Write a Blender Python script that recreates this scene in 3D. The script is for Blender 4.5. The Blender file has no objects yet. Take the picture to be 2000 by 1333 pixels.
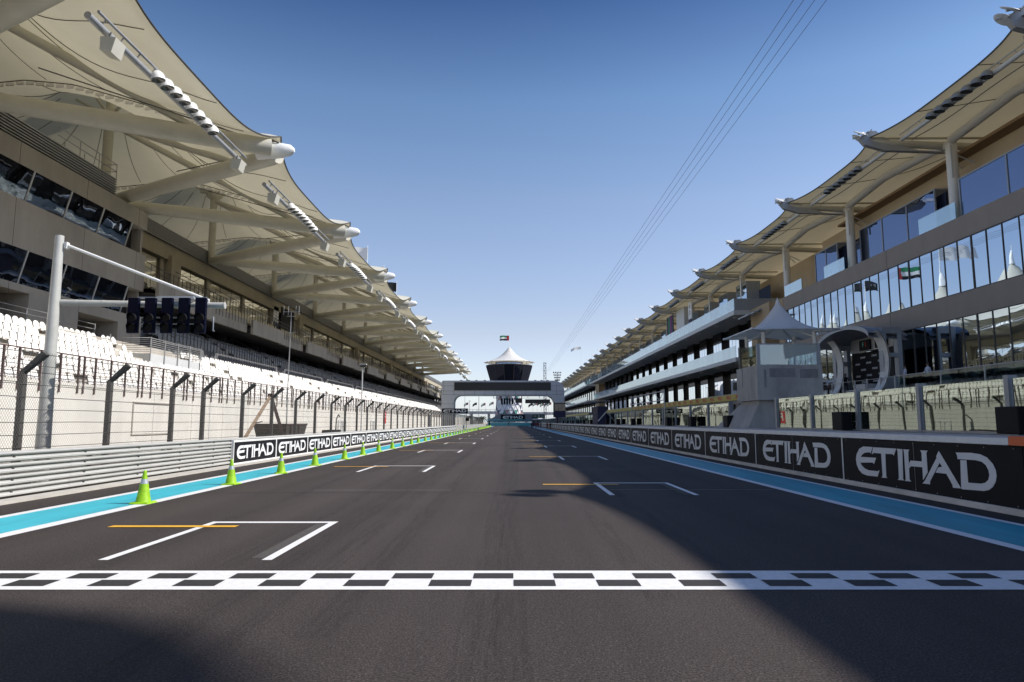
import bpy, math, random
from mathutils import Vector, Matrix
from mathutils.geometry import tessellate_polygon
R = math.radians
random.seed(7)
scn = bpy.context.scene
C = scn.collection

# ------------------------------------------------------------------ camera
cd = bpy.data.cameras.new("camera"); cam = bpy.data.objects.new("camera", cd); C.objects.link(cam)
cam.location = (0, 0, 1.77)
cam.rotation_euler = (R(90) + math.atan(158.5 / 1333.3), 0, 0)
cd.sensor_width = 36.0; cd.lens = 24.0; cd.clip_start = 0.05; cd.clip_end = 12000
scn.camera = cam

# ------------------------------------------------------------------ light
SUN_EL = 42.3
w = bpy.data.worlds.new("World"); scn.world = w; w.use_nodes = True
nt = w.node_tree; bg = nt.nodes['Background']
sky = nt.nodes.new('ShaderNodeTexSky'); sky.sky_type = 'NISHITA'; sky.sun_disc = False
sky.sun_elevation = R(SUN_EL); sky.sun_rotation = R(90)
sky.air_density = 1.25; sky.dust_density = 0.7; sky.ozone_density = 2.6; sky.altitude = 0
tcw = nt.nodes.new('ShaderNodeTexCoord'); sxw = nt.nodes.new('ShaderNodeSeparateXYZ'); nt.links.new(tcw.outputs['Generated'], sxw.inputs[0])
rmp = nt.nodes.new('ShaderNodeValToRGB'); el_ = rmp.color_ramp.elements          # clear desert sky: deep blue overhead, pale low down
el_[0].position = 0.0; el_[0].color = (1.15,1.38,2.1,1); el_[1].position = 1.0; el_[1].color = (.5,.6,.8,1)
for p_, c_ in ((.06,(1.05,1.05,1.36)),(.13,(1.03,.90,1.0)),(.31,(.95,.88,.94)),(.44,(.68,.77,.88)),(.56,(.26,.38,.58))):
    e_ = el_.new(p_); e_.color = (*c_, 1)
mxw = nt.nodes.new('ShaderNodeMix'); mxw.data_type = 'RGBA'; mxw.blend_type = 'MULTIPLY'; mxw.inputs[0].default_value = 1
nt.links.new(sxw.outputs[2], rmp.inputs[0]); nt.links.new(sky.outputs[0], mxw.inputs[6]); nt.links.new(rmp.outputs[0], mxw.inputs[7])
nt.links.new(mxw.outputs[2], bg.inputs[0]); bg.inputs[1].default_value = 0.115
sd = bpy.data.lights.new("sun", 'SUN'); sun = bpy.data.objects.new("sun", sd); C.objects.link(sun)
sun.rotation_euler = (0, R(90 - SUN_EL), 0); sd.energy = 4.3; sd.angle = R(0.53); sd.color = (1, .955, .89)
sun.location = (60, 0, 80)
scn.view_settings.view_transform = 'Standard'; scn.view_settings.look = 'None'
scn.view_settings.exposure = 0.45; scn.view_settings.gamma = 1.0
scn.cycles.max_bounces = 7; scn.cycles.transparent_max_bounces = 16
scn.cycles.sample_clamp_indirect = 6.0
scn.cycles.caustics_reflective = False; scn.cycles.caustics_refractive = False

# ------------------------------------------------------------------ mesh helpers
class MB:
    def __init__(s): s.v = []; s.f = []; s.m = []; s.sm = []
    def add(s, vs, fs, m=0, smooth=False):
        o = len(s.v); s.v += [tuple(x) for x in vs]
        for f in fs: s.f.append(tuple(i + o for i in f)); s.m.append(m); s.sm.append(smooth)
        return s
    def box(s, x0, x1, y0, y1, z0, z1, m=0):
        if x0 > x1: x0, x1 = x1, x0
        if y0 > y1: y0, y1 = y1, y0
        vs = [(x0,y0,z0),(x1,y0,z0),(x1,y1,z0),(x0,y1,z0),(x0,y0,z1),(x1,y0,z1),(x1,y1,z1),(x0,y1,z1)]
        return s.add(vs, [(3,2,1,0),(4,5,6,7),(0,1,5,4),(1,2,6,5),(2,3,7,6),(3,0,4,7)], m)
    def hexa(s, b, t, m=0):     # two quads (4 points each)
        return s.add(list(b) + list(t), [(3,2,1,0),(4,5,6,7),(0,1,5,4),(1,2,6,5),(2,3,7,6),(3,0,4,7)], m)
    def quad(s, a, b, c, d, m=0): return s.add([a,b,c,d], [(0,1,2,3)], m)
    def extr(s, pts, vec, m=0):   # planar polygon (may be concave) extruded by vec
        pts = [Vector(p) for p in pts]; vec = Vector(vec); n = len(pts)
        tri = tessellate_polygon([pts])
        s.add(pts + [p + vec for p in pts],
              [tuple(t) for t in tri] + [tuple(i + n for i in reversed(t)) for t in tri] +
              [(i, (i+1) % n, (i+1) % n + n, i + n) for i in range(n)], m)
        return s
    def tube(s, pts, r, n=8, m=0, cap=True, smooth=True):
        pts = [Vector(p) for p in pts]; k = len(pts)
        rs = r if isinstance(r, (list, tuple)) else [r] * k
        vs = []; prev = None
        for i, p in enumerate(pts):
            d = (pts[min(i+1, k-1)] - pts[max(i-1, 0)]).normalized()
            if prev is None:
                a = d.cross(Vector((0,0,1)))
                if a.length < 1e-3: a = Vector((1,0,0))
            else: a = prev - d * prev.dot(d)
            a.normalize(); prev = a; b = d.cross(a)
            for j in range(n):
                t = 2*math.pi*j/n
                vs.append(p + (a*math.cos(t) + b*math.sin(t)) * rs[i])
        fs = [(i*n+j, i*n+(j+1)%n, (i+1)*n+(j+1)%n, (i+1)*n+j) for i in range(k-1) for j in range(n)]
        s.add(vs, fs, m, smooth)
        if cap:
            s.add(vs[:n], [tuple(range(n))[::-1]], m); s.add(vs[-n:], [tuple(range(n))], m)
        return s
    def lathe(s, c, prof, n=24, m=0, smooth=True, cap=False):
        c = Vector(c); vs = []
        for r, z in prof:
            for j in range(n):
                t = 2*math.pi*j/n; vs.append(c + Vector((r*math.cos(t), r*math.sin(t), z)))
        k = len(prof)
        s.add(vs, [(i*n+j, i*n+(j+1)%n, (i+1)*n+(j+1)%n, (i+1)*n+j) for i in range(k-1) for j in range(n)], m, smooth)
        if cap:
            s.add(vs[:n], [tuple(range(n))[::-1]], m); s.add(vs[-n:], [tuple(range(n))], m)
        return s
    def grid(s, fn, nu, nv, m=0, smooth=True, mf=None):
        vs = [fn(i/nu, j/nv) for i in range(nu+1) for j in range(nv+1)]
        o = len(s.v); s.v += [tuple(x) for x in vs]
        for i in range(nu):
            for j in range(nv):
                s.f.append((o+i*(nv+1)+j, o+(i+1)*(nv+1)+j, o+(i+1)*(nv+1)+j+1, o+i*(nv+1)+j+1))
                s.m.append(mf(i/nu, j/nv) if mf else m); s.sm.append(smooth)
        return s
    def merge(s, o, M=None, m=None):
        M = M or Matrix(); k = len(s.v)
        s.v += [tuple(M @ Vector(p)) for p in o.v]
        s.f += [tuple(i + k for i in f) for f in o.f]
        s.m += [(x if m is None else m) for x in o.m]; s.sm += o.sm
        return s
    def build(s, name, mats, parent=None, rel=True, bevel=0):
        if not isinstance(mats, (list, tuple)): mats = [mats]
        off = Vector((0,0,0))
        if parent is not None and rel: off = wloc(parent)
        me = bpy.data.meshes.new(name)
        me.from_pydata([(x-off.x, y-off.y, z-off.z) for x, y, z in s.v], [], s.f)
        for mm in mats: me.materials.append(mm)
        me.polygons.foreach_set('material_index', s.m)
        me.polygons.foreach_set('use_smooth', s.sm)
        me.update()
        o = bpy.data.objects.new(name, me); C.objects.link(o)
        if parent is not None: o.parent = parent
        if bevel:
            b = o.modifiers.new('bevel', 'BEVEL'); b.width = bevel; b.segments = 2; b.limit_method = 'ANGLE'
        return o

def wloc(o):
    v = Vector(o.location)
    while o.parent is not None: o = o.parent; v += Vector(o.location)
    return v
def tag(o, label=None, cat=None, group=None, kind=None):
    if label: o['label'] = label
    if cat: o['category'] = cat
    if group: o['group'] = group
    if kind: o['kind'] = kind
    return o
def empty(name, loc, label=None, cat=None, group=None, parent=None, rz=0):
    o = bpy.data.objects.new(name, None); C.objects.link(o); o.location = loc; o.rotation_euler = (0,0,rz)
    o.empty_display_size = .2
    if parent is not None: o.parent = parent
    return tag(o, label, cat, group)
def copy_tree(o, parent=None):
    c = o.copy(); C.objects.link(c); c.parent = parent
    for ch in list(o.children): copy_tree(ch, c)
    return c
def struct(name, mb, mats): return tag(mb.build(name, mats), kind='structure')
def text_mb(txt, size, depth=0.004, m=0, bold=0.0):
    cu = bpy.data.curves.new('t', 'FONT'); cu.body = txt; cu.size = size; cu.offset = bold
    cu.align_x = 'CENTER'; cu.align_y = 'CENTER'; cu.extrude = depth; cu.resolution_u = 3
    ob = bpy.data.objects.new('t', cu); C.objects.link(ob)
    bpy.context.view_layer.update()
    me = bpy.data.meshes.new_from_object(ob)
    mb = MB(); mb.add([v.co[:] for v in me.vertices], [tuple(p.vertices) for p in me.polygons], m)
    bpy.data.objects.remove(ob); bpy.data.meshes.remove(me); bpy.data.curves.remove(cu)
    return mb
FACE_PX = Matrix(((0,0,1,0),(1,0,0,0),(0,1,0,0),(0,0,0,1)))     # text facing +X, reading along +Y
FACE_NX = Matrix(((0,0,-1,0),(-1,0,0,0),(0,1,0,0),(0,0,0,1)))   # text facing -X, reading along -Y
FACE_NY = Matrix(((1,0,0,0),(0,0,-1,0),(0,1,0,0),(0,0,0,1)))    # text facing -Y (towards the camera)
ORD = "first second third fourth fifth sixth seventh eighth ninth tenth eleventh twelfth thirteenth fourteenth fifteenth sixteenth seventeenth eighteenth nineteenth".split()
def ordw(i):
    if i <= 19: return ORD[i-1]
    t = {2:'twent',3:'thirt',4:'fort',5:'fift',6:'sixt'}[i//10]
    return t+'ieth' if i % 10 == 0 else t+'y-'+ORD[i%10-1]

# ------------------------------------------------------------------ materials
def M(name, col, rough=.6, metal=0.0, noise=0.0, nscale=3.0, bump=0.0, bscale=40.0, spec=.5, stretch=None, col2=None, coat=0):
    m = bpy.data.materials.new(name); m.use_nodes = True; t = m.node_tree; n = t.nodes; l = t.links
    p = n['Principled BSDF']; p.inputs['Roughness'].default_value = rough; p.inputs['Metallic'].default_value = metal
    p.inputs['Specular IOR Level'].default_value = spec
    p.inputs['Base Color'].default_value = (*col, 1)
    if coat: p.inputs['Coat Weight'].default_value = coat
    tc = n.new('ShaderNodeTexCoord'); geo = n.new('ShaderNodeNewGeometry')
    if noise or col2:
        mp = n.new('ShaderNodeMapping'); l.new(geo.outputs['Position'], mp.inputs[0])
        if stretch: mp.inputs['Scale'].default_value = stretch
        nz = n.new('ShaderNodeTexNoise'); nz.inputs['Scale'].default_value = nscale; nz.inputs['Detail'].default_value = 6
        nz.inputs['Roughness'].default_value = .65
        l.new(mp.outputs[0], nz.inputs['Vector'])
        cr = n.new('ShaderNodeValToRGB'); e = cr.color_ramp.elements
        e[0].position = .3; e[1].position = .72
        a = col2 or tuple(c*(1-noise) for c in col); b = col if col2 else tuple(min(1, c*(1+noise*.6)) for c in col)
        e[0].color = (*a, 1); e[1].color = (*b, 1)
        l.new(nz.outputs[0], cr.inputs[0]); l.new(cr.outputs[0], p.inputs['Base Color'])
    if bump:
        nb = n.new('ShaderNodeTexNoise'); nb.inputs['Scale'].default_value = bscale; nb.inputs['Detail'].default_value = 4
        l.new(geo.outputs['Position'], nb.inputs['Vector'])
        bp = n.new('ShaderNodeBump'); bp.inputs['Strength'].default_value = bump; bp.inputs['Distance'].default_value = .02
        l.new(nb.outputs[0], bp.inputs['Height']); l.new(bp.outputs[0], p.inputs['Normal'])
    return m

def mat_asphalt(name, base, warm=(1.08,1,.94), streak=.25, spk=.5):
    m = bpy.data.materials.new(name); m.use_nodes = True; t = m.node_tree; n = t.nodes; l = t.links
    p = n['Principled BSDF']; geo = n.new('ShaderNodeNewGeometry')
    def noise(sc, det, st=None, rg=.6):
        mp = n.new('ShaderNodeMapping'); l.new(geo.outputs['Position'], mp.inputs[0])
        if st: mp.inputs['Scale'].default_value = st
        z = n.new('ShaderNodeTexNoise'); z.inputs['Scale'].default_value = sc; z.inputs['Detail'].default_value = det
        z.inputs['Roughness'].default_value = rg
        l.new(mp.outputs[0], z.inputs['Vector']); return z.outputs[0]
    def mr(src, a, b, c, d):
        q = n.new('ShaderNodeMapRange'); l.new(src, q.inputs[0])
        for i, v in enumerate((a,b,c,d)): q.inputs[i+1].default_value = v
        return q.outputs[0]
    def mul(a, b):
        q = n.new('ShaderNodeMath'); q.operation = 'MULTIPLY'; l.new(a, q.inputs[0]); l.new(b, q.inputs[1]); return q.outputs[0]
    lane = mr(noise(.55, 3, (1, .012, 1)), .3, .7, 1-streak, 1+streak)
    patch = mr(noise(.16, 4), .3, .7, .88, 1.12)
    fine = mr(noise(52, 3, None, .85), .36, .64, 1-spk, 1+spk)
    mid = mr(noise(14, 5, None, .85), .3, .7, .76, 1.24)
    v = mul(mul(lane, patch), mul(fine, mid))
    cc = n.new('ShaderNodeCombineColor')
    for i in range(3):
        q = n.new('ShaderNodeMath'); q.operation = 'MULTIPLY'; l.new(v, q.inputs[0]); q.inputs[1].default_value = base*warm[i]
        l.new(q.outputs[0], cc.inputs[i])
    # pale aggregate specks
    vo = n.new('ShaderNodeTexVoronoi'); vo.inputs['Scale'].default_value = 30; l.new(geo.outputs['Position'], vo.inputs['Vector'])
    sp = mr(vo.outputs['Distance'], .11, .20, .6, 0)
    mx = n.new('ShaderNodeMix'); mx.data_type = 'RGBA'; l.new(sp, mx.inputs[0]); l.new(cc.outputs[0], mx.inputs[6]); mx.inputs[7].default_value = (.19,.165,.145,1)
    l.new(mx.outputs[2], p.inputs['Base Color'])
    p.inputs['Roughness'].default_value = .82; p.inputs['Specular IOR Level'].default_value = .3
    bp = n.new('ShaderNodeBump'); bp.inputs['Strength'].default_value = .5; bp.inputs['Distance'].default_value = .006
    l.new(noise(85, 3, None, .8), bp.inputs['Height']); l.new(bp.outputs[0], p.inputs['Normal'])
    return m

def mat_fabric(name, col, trans, under=.8):
    m = bpy.data.materials.new(name); m.use_nodes = True; t = m.node_tree; n = t.nodes; l = t.links
    n.remove(n['Principled BSDF']); out = n['Material Output']
    d = n.new('ShaderNodeBsdfDiffuse'); tr = n.new('ShaderNodeBsdfTranslucent'); mx = n.new('ShaderNodeMixShader')
    geo = n.new('ShaderNodeNewGeometry'); nz = n.new('ShaderNodeTexNoise'); nz.inputs['Scale'].default_value = .35; nz.inputs['Detail'].default_value = 7
    l.new(geo.outputs['Position'], nz.inputs['Vector'])
    cr = n.new('ShaderNodeValToRGB'); e = cr.color_ramp.elements; e[0].position = .32; e[1].position = .7
    e[0].color = (*[c*.84 for c in col], 1); e[1].color = (*col, 1)
    l.new(nz.outputs[0], cr.inputs[0]); l.new(cr.outputs[0], d.inputs[0])
    tr.inputs[0].default_value = (col[0]*.95, col[1]*.86, col[2]*.66, 1)
    mx.inputs[0].default_value = trans
    l.new(d.outputs[0], mx.inputs[1]); l.new(tr.outputs[0], mx.inputs[2]); l.new(mx.outputs[0], out.inputs[0])
    return m

def mat_mirror(name, tint, dark, fac, wob=.0, wscale=.5, rough=.01):
    m = bpy.data.materials.new(name); m.use_nodes = True; t = m.node_tree; n = t.nodes; l = t.links
    n.remove(n['Principled BSDF']); out = n['Material Output']
    g = n.new('ShaderNodeBsdfGlossy'); g.inputs['Color'].default_value = (*tint,1); g.inputs['Roughness'].default_value = rough
    d = n.new('ShaderNodeBsdfDiffuse'); d.inputs[0].default_value = (*dark,1)
    mx = n.new('ShaderNodeMixShader'); mx.inputs[0].default_value = fac
    l.new(d.outputs[0], mx.inputs[1]); l.new(g.outputs[0], mx.inputs[2]); l.new(mx.outputs[0], out.inputs[0])
    if wob:
        geo = n.new('ShaderNodeNewGeometry'); nz = n.new('ShaderNodeTexNoise'); nz.inputs['Scale'].default_value = wscale; nz.inputs['Detail'].default_value = 1.5
        l.new(geo.outputs['Position'], nz.inputs['Vector'])
        bp = n.new('ShaderNodeBump'); bp.inputs['Strength'].default_value = 1; bp.inputs['Distance'].default_value = wob
        l.new(nz.outputs[0], bp.inputs['Height']); l.new(bp.outputs[0], g.inputs['Normal'])
    return m

def mat_clearglass(name, tint=(.75,.9,.88), refl=.35, through=.9, frost=0.0, gl=(.95,1,1)):
    m = bpy.data.materials.new(name); m.use_nodes = True; t = m.node_tree; n = t.nodes; l = t.links
    n.remove(n['Principled BSDF']); out = n['Material Output']
    g = n.new('ShaderNodeBsdfGlossy'); g.inputs['Roughness'].default_value = .012; g.inputs['Color'].default_value = (*gl,1)
    tr = n.new('ShaderNodeBsdfTransparent'); tr.inputs[0].default_value = (*[c*through for c in tint],1)
    lw = n.new('ShaderNodeLayerWeight'); lw.inputs[0].default_value = .35
    mr = n.new('ShaderNodeMapRange'); l.new(lw.outputs['Facing'], mr.inputs[0])
    mr.inputs[3].default_value = refl*.45; mr.inputs[4].default_value = min(1, refl*2.2)
    geo = n.new('ShaderNodeNewGeometry'); nz = n.new('ShaderNodeTexNoise'); nz.inputs['Scale'].default_value = .5
    l.new(geo.outputs['Position'], nz.inputs['Vector'])
    bp = n.new('ShaderNodeBump'); bp.inputs['Strength'].default_value = 1; bp.inputs['Distance'].default_value = .004
    l.new(nz.outputs[0], bp.inputs['Height']); l.new(bp.outputs[0], g.inputs['Normal'])
    mx = n.new('ShaderNodeMixShader'); l.new(mr.outputs[0], mx.inputs[0]); l.new(tr.outputs[0], mx.inputs[1]); l.new(g.outputs[0], mx.inputs[2])
    last = mx
    if frost:
        d = n.new('ShaderNodeBsdfDiffuse'); d.inputs[0].default_value = (.70,.80,.83,1)
        m2 = n.new('ShaderNodeMixShader'); m2.inputs[0].default_value = frost
        l.new(mx.outputs[0], m2.inputs[1]); l.new(d.outputs[0], m2.inputs[2]); last = m2
    l.new(last.outputs[0], out.inputs[0])
    return m

def mat_chainlink(name):
    m = bpy.data.materials.new(name); m.use_nodes = True; t = m.node_tree; n = t.nodes; l = t.links
    p = n['Principled BSDF']; p.inputs['Base Color'].default_value = (.22,.2,.18,1); p.inputs['Metallic'].default_value = .6; p.inputs['Roughness'].default_value = .5
    geo = n.new('ShaderNodeNewGeometry'); sx = n.new('ShaderNodeSeparateXYZ'); l.new(geo.outputs['Position'], sx.inputs[0])
    def op(o, a, b=None):
        q = n.new('ShaderNodeMath'); q.operation = o
        for i, x in enumerate((a, b)):
            if x is None: continue
            if isinstance(x, (int, float)): q.inputs[i].default_value = x
            else: l.new(x, q.inputs[i])
        return q.outputs[0]
    k = 11.0
    a = op('MULTIPLY', op('ADD', sx.outputs[1], op('MULTIPLY', sx.outputs[2], .75)), k)
    b = op('MULTIPLY', op('SUBTRACT', sx.outputs[1], op('MULTIPLY', sx.outputs[2], .75)), k)
    la = op('LESS_THAN', op('ABSOLUTE', op('SUBTRACT', op('FRACT', a), .5)), .06)
    lb = op('LESS_THAN', op('ABSOLUTE', op('SUBTRACT', op('FRACT', b), .5)), .06)
    al = op('MAXIMUM', la, lb)
    l.new(al, p.inputs['Alpha'])
    return m

m_asph = mat_asphalt('asphalt_track', .036, (1.30,1.03,.92), .30, .9)
m_asph2 = mat_asphalt('asphalt_apron', .075, (1.1,1,.92), .12, .35)
m_sand = M('sand', (.42,.36,.28), .9, noise=.25, nscale=.05, bump=.2, bscale=3)
m_white = M('white_paint', (.80,.79,.77), .55, noise=.13, nscale=14, bump=.15, bscale=120)
m_whiteworn = M('white_paint_worn', (.20,.19,.18), .6, noise=.45, nscale=14)
m_yellow = M('yellow_paint', (.80,.43,.035), .55, noise=.15, nscale=6)
m_black = M('black_paint', (.032,.028,.026), .75, noise=.4, nscale=40, bump=.4, bscale=80)
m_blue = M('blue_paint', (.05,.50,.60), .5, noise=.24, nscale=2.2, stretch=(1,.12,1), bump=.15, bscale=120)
m_bluedk = M('blue_paint_shaded', (.012,.33,.42), .5, noise=.26, nscale=2.2, stretch=(1,.12,1), bump=.15, bscale=120)  # the left strip's blue, darkened for the shaded pit side
m_kerb = M('kerb_concrete', (.50,.47,.42), .8, noise=.2, nscale=2)
m_kerbw = M('whitewashed_kerb', (.74,.72,.69), .7, noise=.25, nscale=4, stretch=(1,.3,1))
m_coping = M('white_coping', (.90,.90,.88), .5, noise=.1)
m_galv = M('galvanised_steel', (.56,.555,.53), .5, .25, noise=.14, nscale=2.5, stretch=(1,.3,1))
m_steel = M('grey_steel', (.36,.365,.37), .45, .4, noise=.1)
m_cream = M('cream_painted_steel', (.52,.50,.42), .42, 0, noise=.1, nscale=.8)
m_tubew = M('white_painted_steel', (.80,.80,.78), .38, 0, noise=.06)
m_ltgrey = M('light_grey_paint', (.55,.56,.56), .45, 0, noise=.06)
m_pcol = M('pale_column_paint', (.66,.645,.60), .45)
m_gal2 = M('weathered_white_pole', (.50,.50,.47), .45, .1, noise=.15, nscale=2)
m_greybl = M('blue_grey_metal', (.30,.325,.36), .4, .3, noise=.08)
m_darkst = M('dark_steel', (.10,.095,.09), .55, .3, noise=.3, nscale=6)
m_brownst = M('rusty_brown_steel', (.13,.085,.08), .7, .2, noise=.4, nscale=9)
m_blk = M('matt_black', (.010,.010,.012), .6, noise=.2, spec=.2)
m_navy = M('navy_housing', (.004,.005,.018), .6, noise=.15, spec=.08)
m_lens = M('dark_lens', (.006,.005,.005), .45, spec=.1)
m_lampglass = M('lamp_glass', (.06,.06,.055), .08, spec=.9)
m_screen = M('dark_led_screen', (.018,.016,.018), .35, noise=.2, nscale=1)
m_wallw = M('pale_painted_wall', (.72,.69,.63), .8, noise=.12, nscale=.6, bump=.2, bscale=6, stretch=(1,1,.35))
m_conc = M('grey_brown_concrete', (.40,.365,.32), .85, noise=.2, nscale=.5, bump=.2, bscale=8, stretch=(1,1,.4))
m_conctan = M('tan_concrete', (.42,.37,.28), .85, noise=.14, nscale=.5, stretch=(1,1,.4))
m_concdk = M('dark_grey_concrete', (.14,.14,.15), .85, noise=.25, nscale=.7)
m_void = M('shade_and_joint_black', (.035,.03,.027), .9)  # near-black stands in for shade in voids and openings; also colours joints
m_seat = M('white_plastic_seat', (.88,.85,.81), .45, noise=.06)
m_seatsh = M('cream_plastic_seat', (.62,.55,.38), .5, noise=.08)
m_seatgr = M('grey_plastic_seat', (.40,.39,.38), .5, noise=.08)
m_louvre = M('louvre_metal', (.13,.12,.11), .55, .2)
m_pitconc = M('taupe_facade_panel', (.31,.265,.225), .75, noise=.10, nscale=.6, stretch=(1,1,.35), bump=.1, bscale=10)
m_pittan = M('tan_render', (.44,.33,.20), .8, noise=.1, nscale=.5)
m_brown = M('brown_eave', (.24,.15,.07), .7, noise=.1)
m_rawc = M('raw_cast_concrete', (.43,.425,.41), .85, noise=.3, nscale=1.1, bump=.35, bscale=7, stretch=(1.4,1.4,.5))
m_fabL = mat_fabric('tensile_membrane_left', (.66,.645,.56), .22)
m_fabR = mat_fabric('tensile_membrane_right', (.72,.68,.56), .16)
m_fabW = mat_fabric('white_tent_fabric', (.92,.90,.87), .3)
m_mirrorw = mat_mirror('bright_mirror_panel', (.92,.94,.96), (.05,.055,.06), .92, .004, .4)
m_mirrorc = mat_mirror('clear_mirror_window', (.95,.93,.88), (.02,.02,.02), .92, .02, .3)
m_mirror = mat_mirror('sky_mirror_glass', (.62,.72,.82), (.015,.02,.03), .86, .008, .35)
m_mirrord = mat_mirror('dark_reflective_glass', (.50,.55,.60), (.012,.013,.016), .55, .010, .6)
m_mirrorb = mat_mirror('blue_tinted_glass', (.30,.36,.50), (.012,.016,.035), .66, .006, .4)
m_pier = mat_mirror('polished_dark_panel', (.16,.15,.15), (.03,.028,.027), .5, .01, .8, .08)
m_glass = mat_clearglass('clear_glass', refl=.42)
m_glassp = mat_clearglass('pit_wall_glass', (.55,.68,.62), refl=.60, through=.65, gl=(.42,.47,.42))
m_glassf = mat_clearglass('pale_glass_parapet', refl=.5, frost=.35)
m_glassu = mat_clearglass('upper_balcony_glass', refl=.42, frost=.22)
m_chain = mat_chainlink('chain_link_mesh')
m_cone = M('lime_rubber', (.32,.60,.010), .5, noise=.28, nscale=7)
m_refl = M('silver_reflective_band', (.46,.50,.54), .35, .3)
m_orange = M('orange_block', (.75,.16,.05), .5)
m_pirelli = M('yellow_banner', (.62,.50,.10), .6)
m_red = M('red_paint', (.62,.03,.025), .5)
m_redd = M('red_team_cloth', (.35,.02,.025), .8)
m_green = M('green_cloth', (.01,.20,.09), .7)
m_purple = M('purple_cloth', (.20,.02,.20), .7)
m_indigo = M('indigo_cloth', (.03,.03,.075), .7)
m_skin = M('skin', (.36,.20,.13), .6)
m_hair = M('dark_hair', (.02,.015,.012), .7)
m_shirt = M('pale_blue_shirt', (.50,.56,.66), .8)
m_trou = M('dark_trousers', (.02,.022,.03), .85)
m_shoe = M('black_shoes', (.02,.02,.02), .5)
m_palm = M('dark_green_leaves', (.045,.06,.03), .8, noise=.4, nscale=2)
m_trunk = M('trunk_bark', (.16,.12,.08), .9)
m_bldfar = M('pale_far_building', (.52,.52,.52), .8)
m_cable = M('thin_dark_cable', (.09,.10,.13), .6)
m_signblk = M('sign_black', (.011,.010,.013), .6, noise=.2, spec=.2)
m_signlet = M('sign_white_lettering', (.78,.79,.80), .5)
m_aqua = M('aqua_barrier_cloth', (.12,.50,.55), .6)
m_hgreen = M('dark_green_board', (.012,.06,.035), .5)
m_tri1 = M('teal_cladding', (.05,.28,.24), .5); m_tri2 = M('navy_cladding', (.04,.05,.11), .5); m_tri3 = M('dusty_pink_cladding', (.55,.32,.28), .5)
m_clad = M('white_cladding', (.86,.87,.88), .4)

# ------------------------------------------------------------------ ground and track
YF = 330.0
g = MB(); g.quad((-5000,-600,-.06),(5000,-600,-.06),(5000,6000,-.06),(-5000,6000,-.06)); struct('ground', g, m_sand)
def sheet(name, x0, x1, y0, y1, z, mat, seg=1):
    b = MB(); n = seg
    for i in range(n):
        a = y0 + (y1-y0)*i/n; c = y0 + (y1-y0)*(i+1)/n
        b.quad((x0,a,z),(x1,a,z),(x1,c,z),(x0,c,z))
    return struct(name, b, mat)
sheet('track', -11.6, 9.75, -40, 620, 0, m_asph, 8)
sheet('service_road', -19.7, -11.9, -40, 400, -.02, m_asph2, 4)
sheet('pit_lane', 9.76, 30.2, -40, 460, -.012, m_asph2, 4)
sheet('runoff', -60, 60, 330, 700, -.03, m_asph2)
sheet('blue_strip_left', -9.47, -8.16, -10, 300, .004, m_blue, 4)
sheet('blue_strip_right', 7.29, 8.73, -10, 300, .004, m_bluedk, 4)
sheet('white_line_left', -8.16, -7.86, -10, 300, .005, m_white, 4)
sheet('white_line_left_outer', -9.70, -9.47, -10, 300, .005, m_white, 4)
sheet('white_line_right', 7.05, 7.29, -10, 300, .005, m_white, 4)
sheet('white_line_right_outer', 8.73, 8.90, -10, 300, .005, m_white, 4)
b = MB(); b.box(-11.5, -10.95, -10, 320, -.01, .045); struct('kerb_left', b, m_kerb)
b = MB(); b.box(9.60, 9.80, -10, 300, -.01, .125); struct('kerb_right', b, m_kerbw)
# finish line
b = MB(); b.quad((-7.86,7.507,.006),(7.05,7.507,.006),(7.05,8.435,.006),(-7.86,8.435,.006), 0)
x = -7.74; k = 0
per = .926
for r, (ya, yb, ph) in enumerate(((7.655,7.945,.018),(8.02,8.285,-.444))):
    x = ph - per*9
    while x < 7.0:
        a = max(x, -7.8); c = min(x+.46, 7.0)
        if c > a: b.quad((a,ya,.010),(c,ya,.010),(c,yb,.010),(a,yb,.010), 1)
        x += per
struct('finish_line', b, [m_white, m_black])
def gridbox(x0, x1, yf, leg, side, near):
    b = MB(); wl = .09; z = .006
    b.quad((x0,yf-wl,z),(x1,yf-wl,z),(x1,yf+wl*.9,z),(x0,yf+wl*.9,z), 0)
    b.quad((x0,yf-leg,z+.001),(x0+.13,yf-leg,z+.001),(x0+.13,yf-wl,z+.001),(x0,yf-wl,z+.001), 0)
    b.quad((x1-.13,yf-leg,z+.001),(x1,yf-leg,z+.001),(x1,yf-wl,z+.001),(x1-.13,yf-wl,z+.001), 0)
    # ghost of an older, blacked-out marking
    b.quad((x1-.32,yf-leg+.15,.004),(x1-.15,yf-leg+.15,.004),(x1-.15,yf-.2,.004),(x1-.32,yf-.2,.004), 2)
    yy = yf - .49 if near else yf - .5
    xa = x0 - 1.5
    b.quad((xa,yy-.11,.011),(xa+2.16,yy-.11,.011),(xa+2.16,yy+.08,.011),(xa,yy+.08,.011), 1)
    struct('grid_box', b, [m_white, m_yellow, m_asph2])
for i in range(11): gridbox(-5.34 if i == 0 else -5.6, -3.10, 12.42 + 15.75*i, 3.35, 'left', True)
for i in range(10): gridbox(2.38, 4.57, 20.32 + 15.75*i, 3.35, 'right', True)
b = MB()
for yy, x0, x1 in ((18.2,-5.2,-1.6),(18.3,2.2,6.9),(34.2,-5,-2.5),(26.2,1,4.5)):
    b.quad((x0,yy,.003),(x1,yy,.003),(x1,yy+.05,.003),(x0,yy+.05,.003))
struct('faint_line', b, m_whiteworn)
b = MB(); b.quad((-7.8,17.55,.0025),(7.0,17.55,.0025),(7.0,17.66,.0025),(-7.8,17.66,.0025)); struct('tar_seam', b, m_black)
m_rub = M('rubber_marks', (.012,.011,.011), .7)
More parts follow.
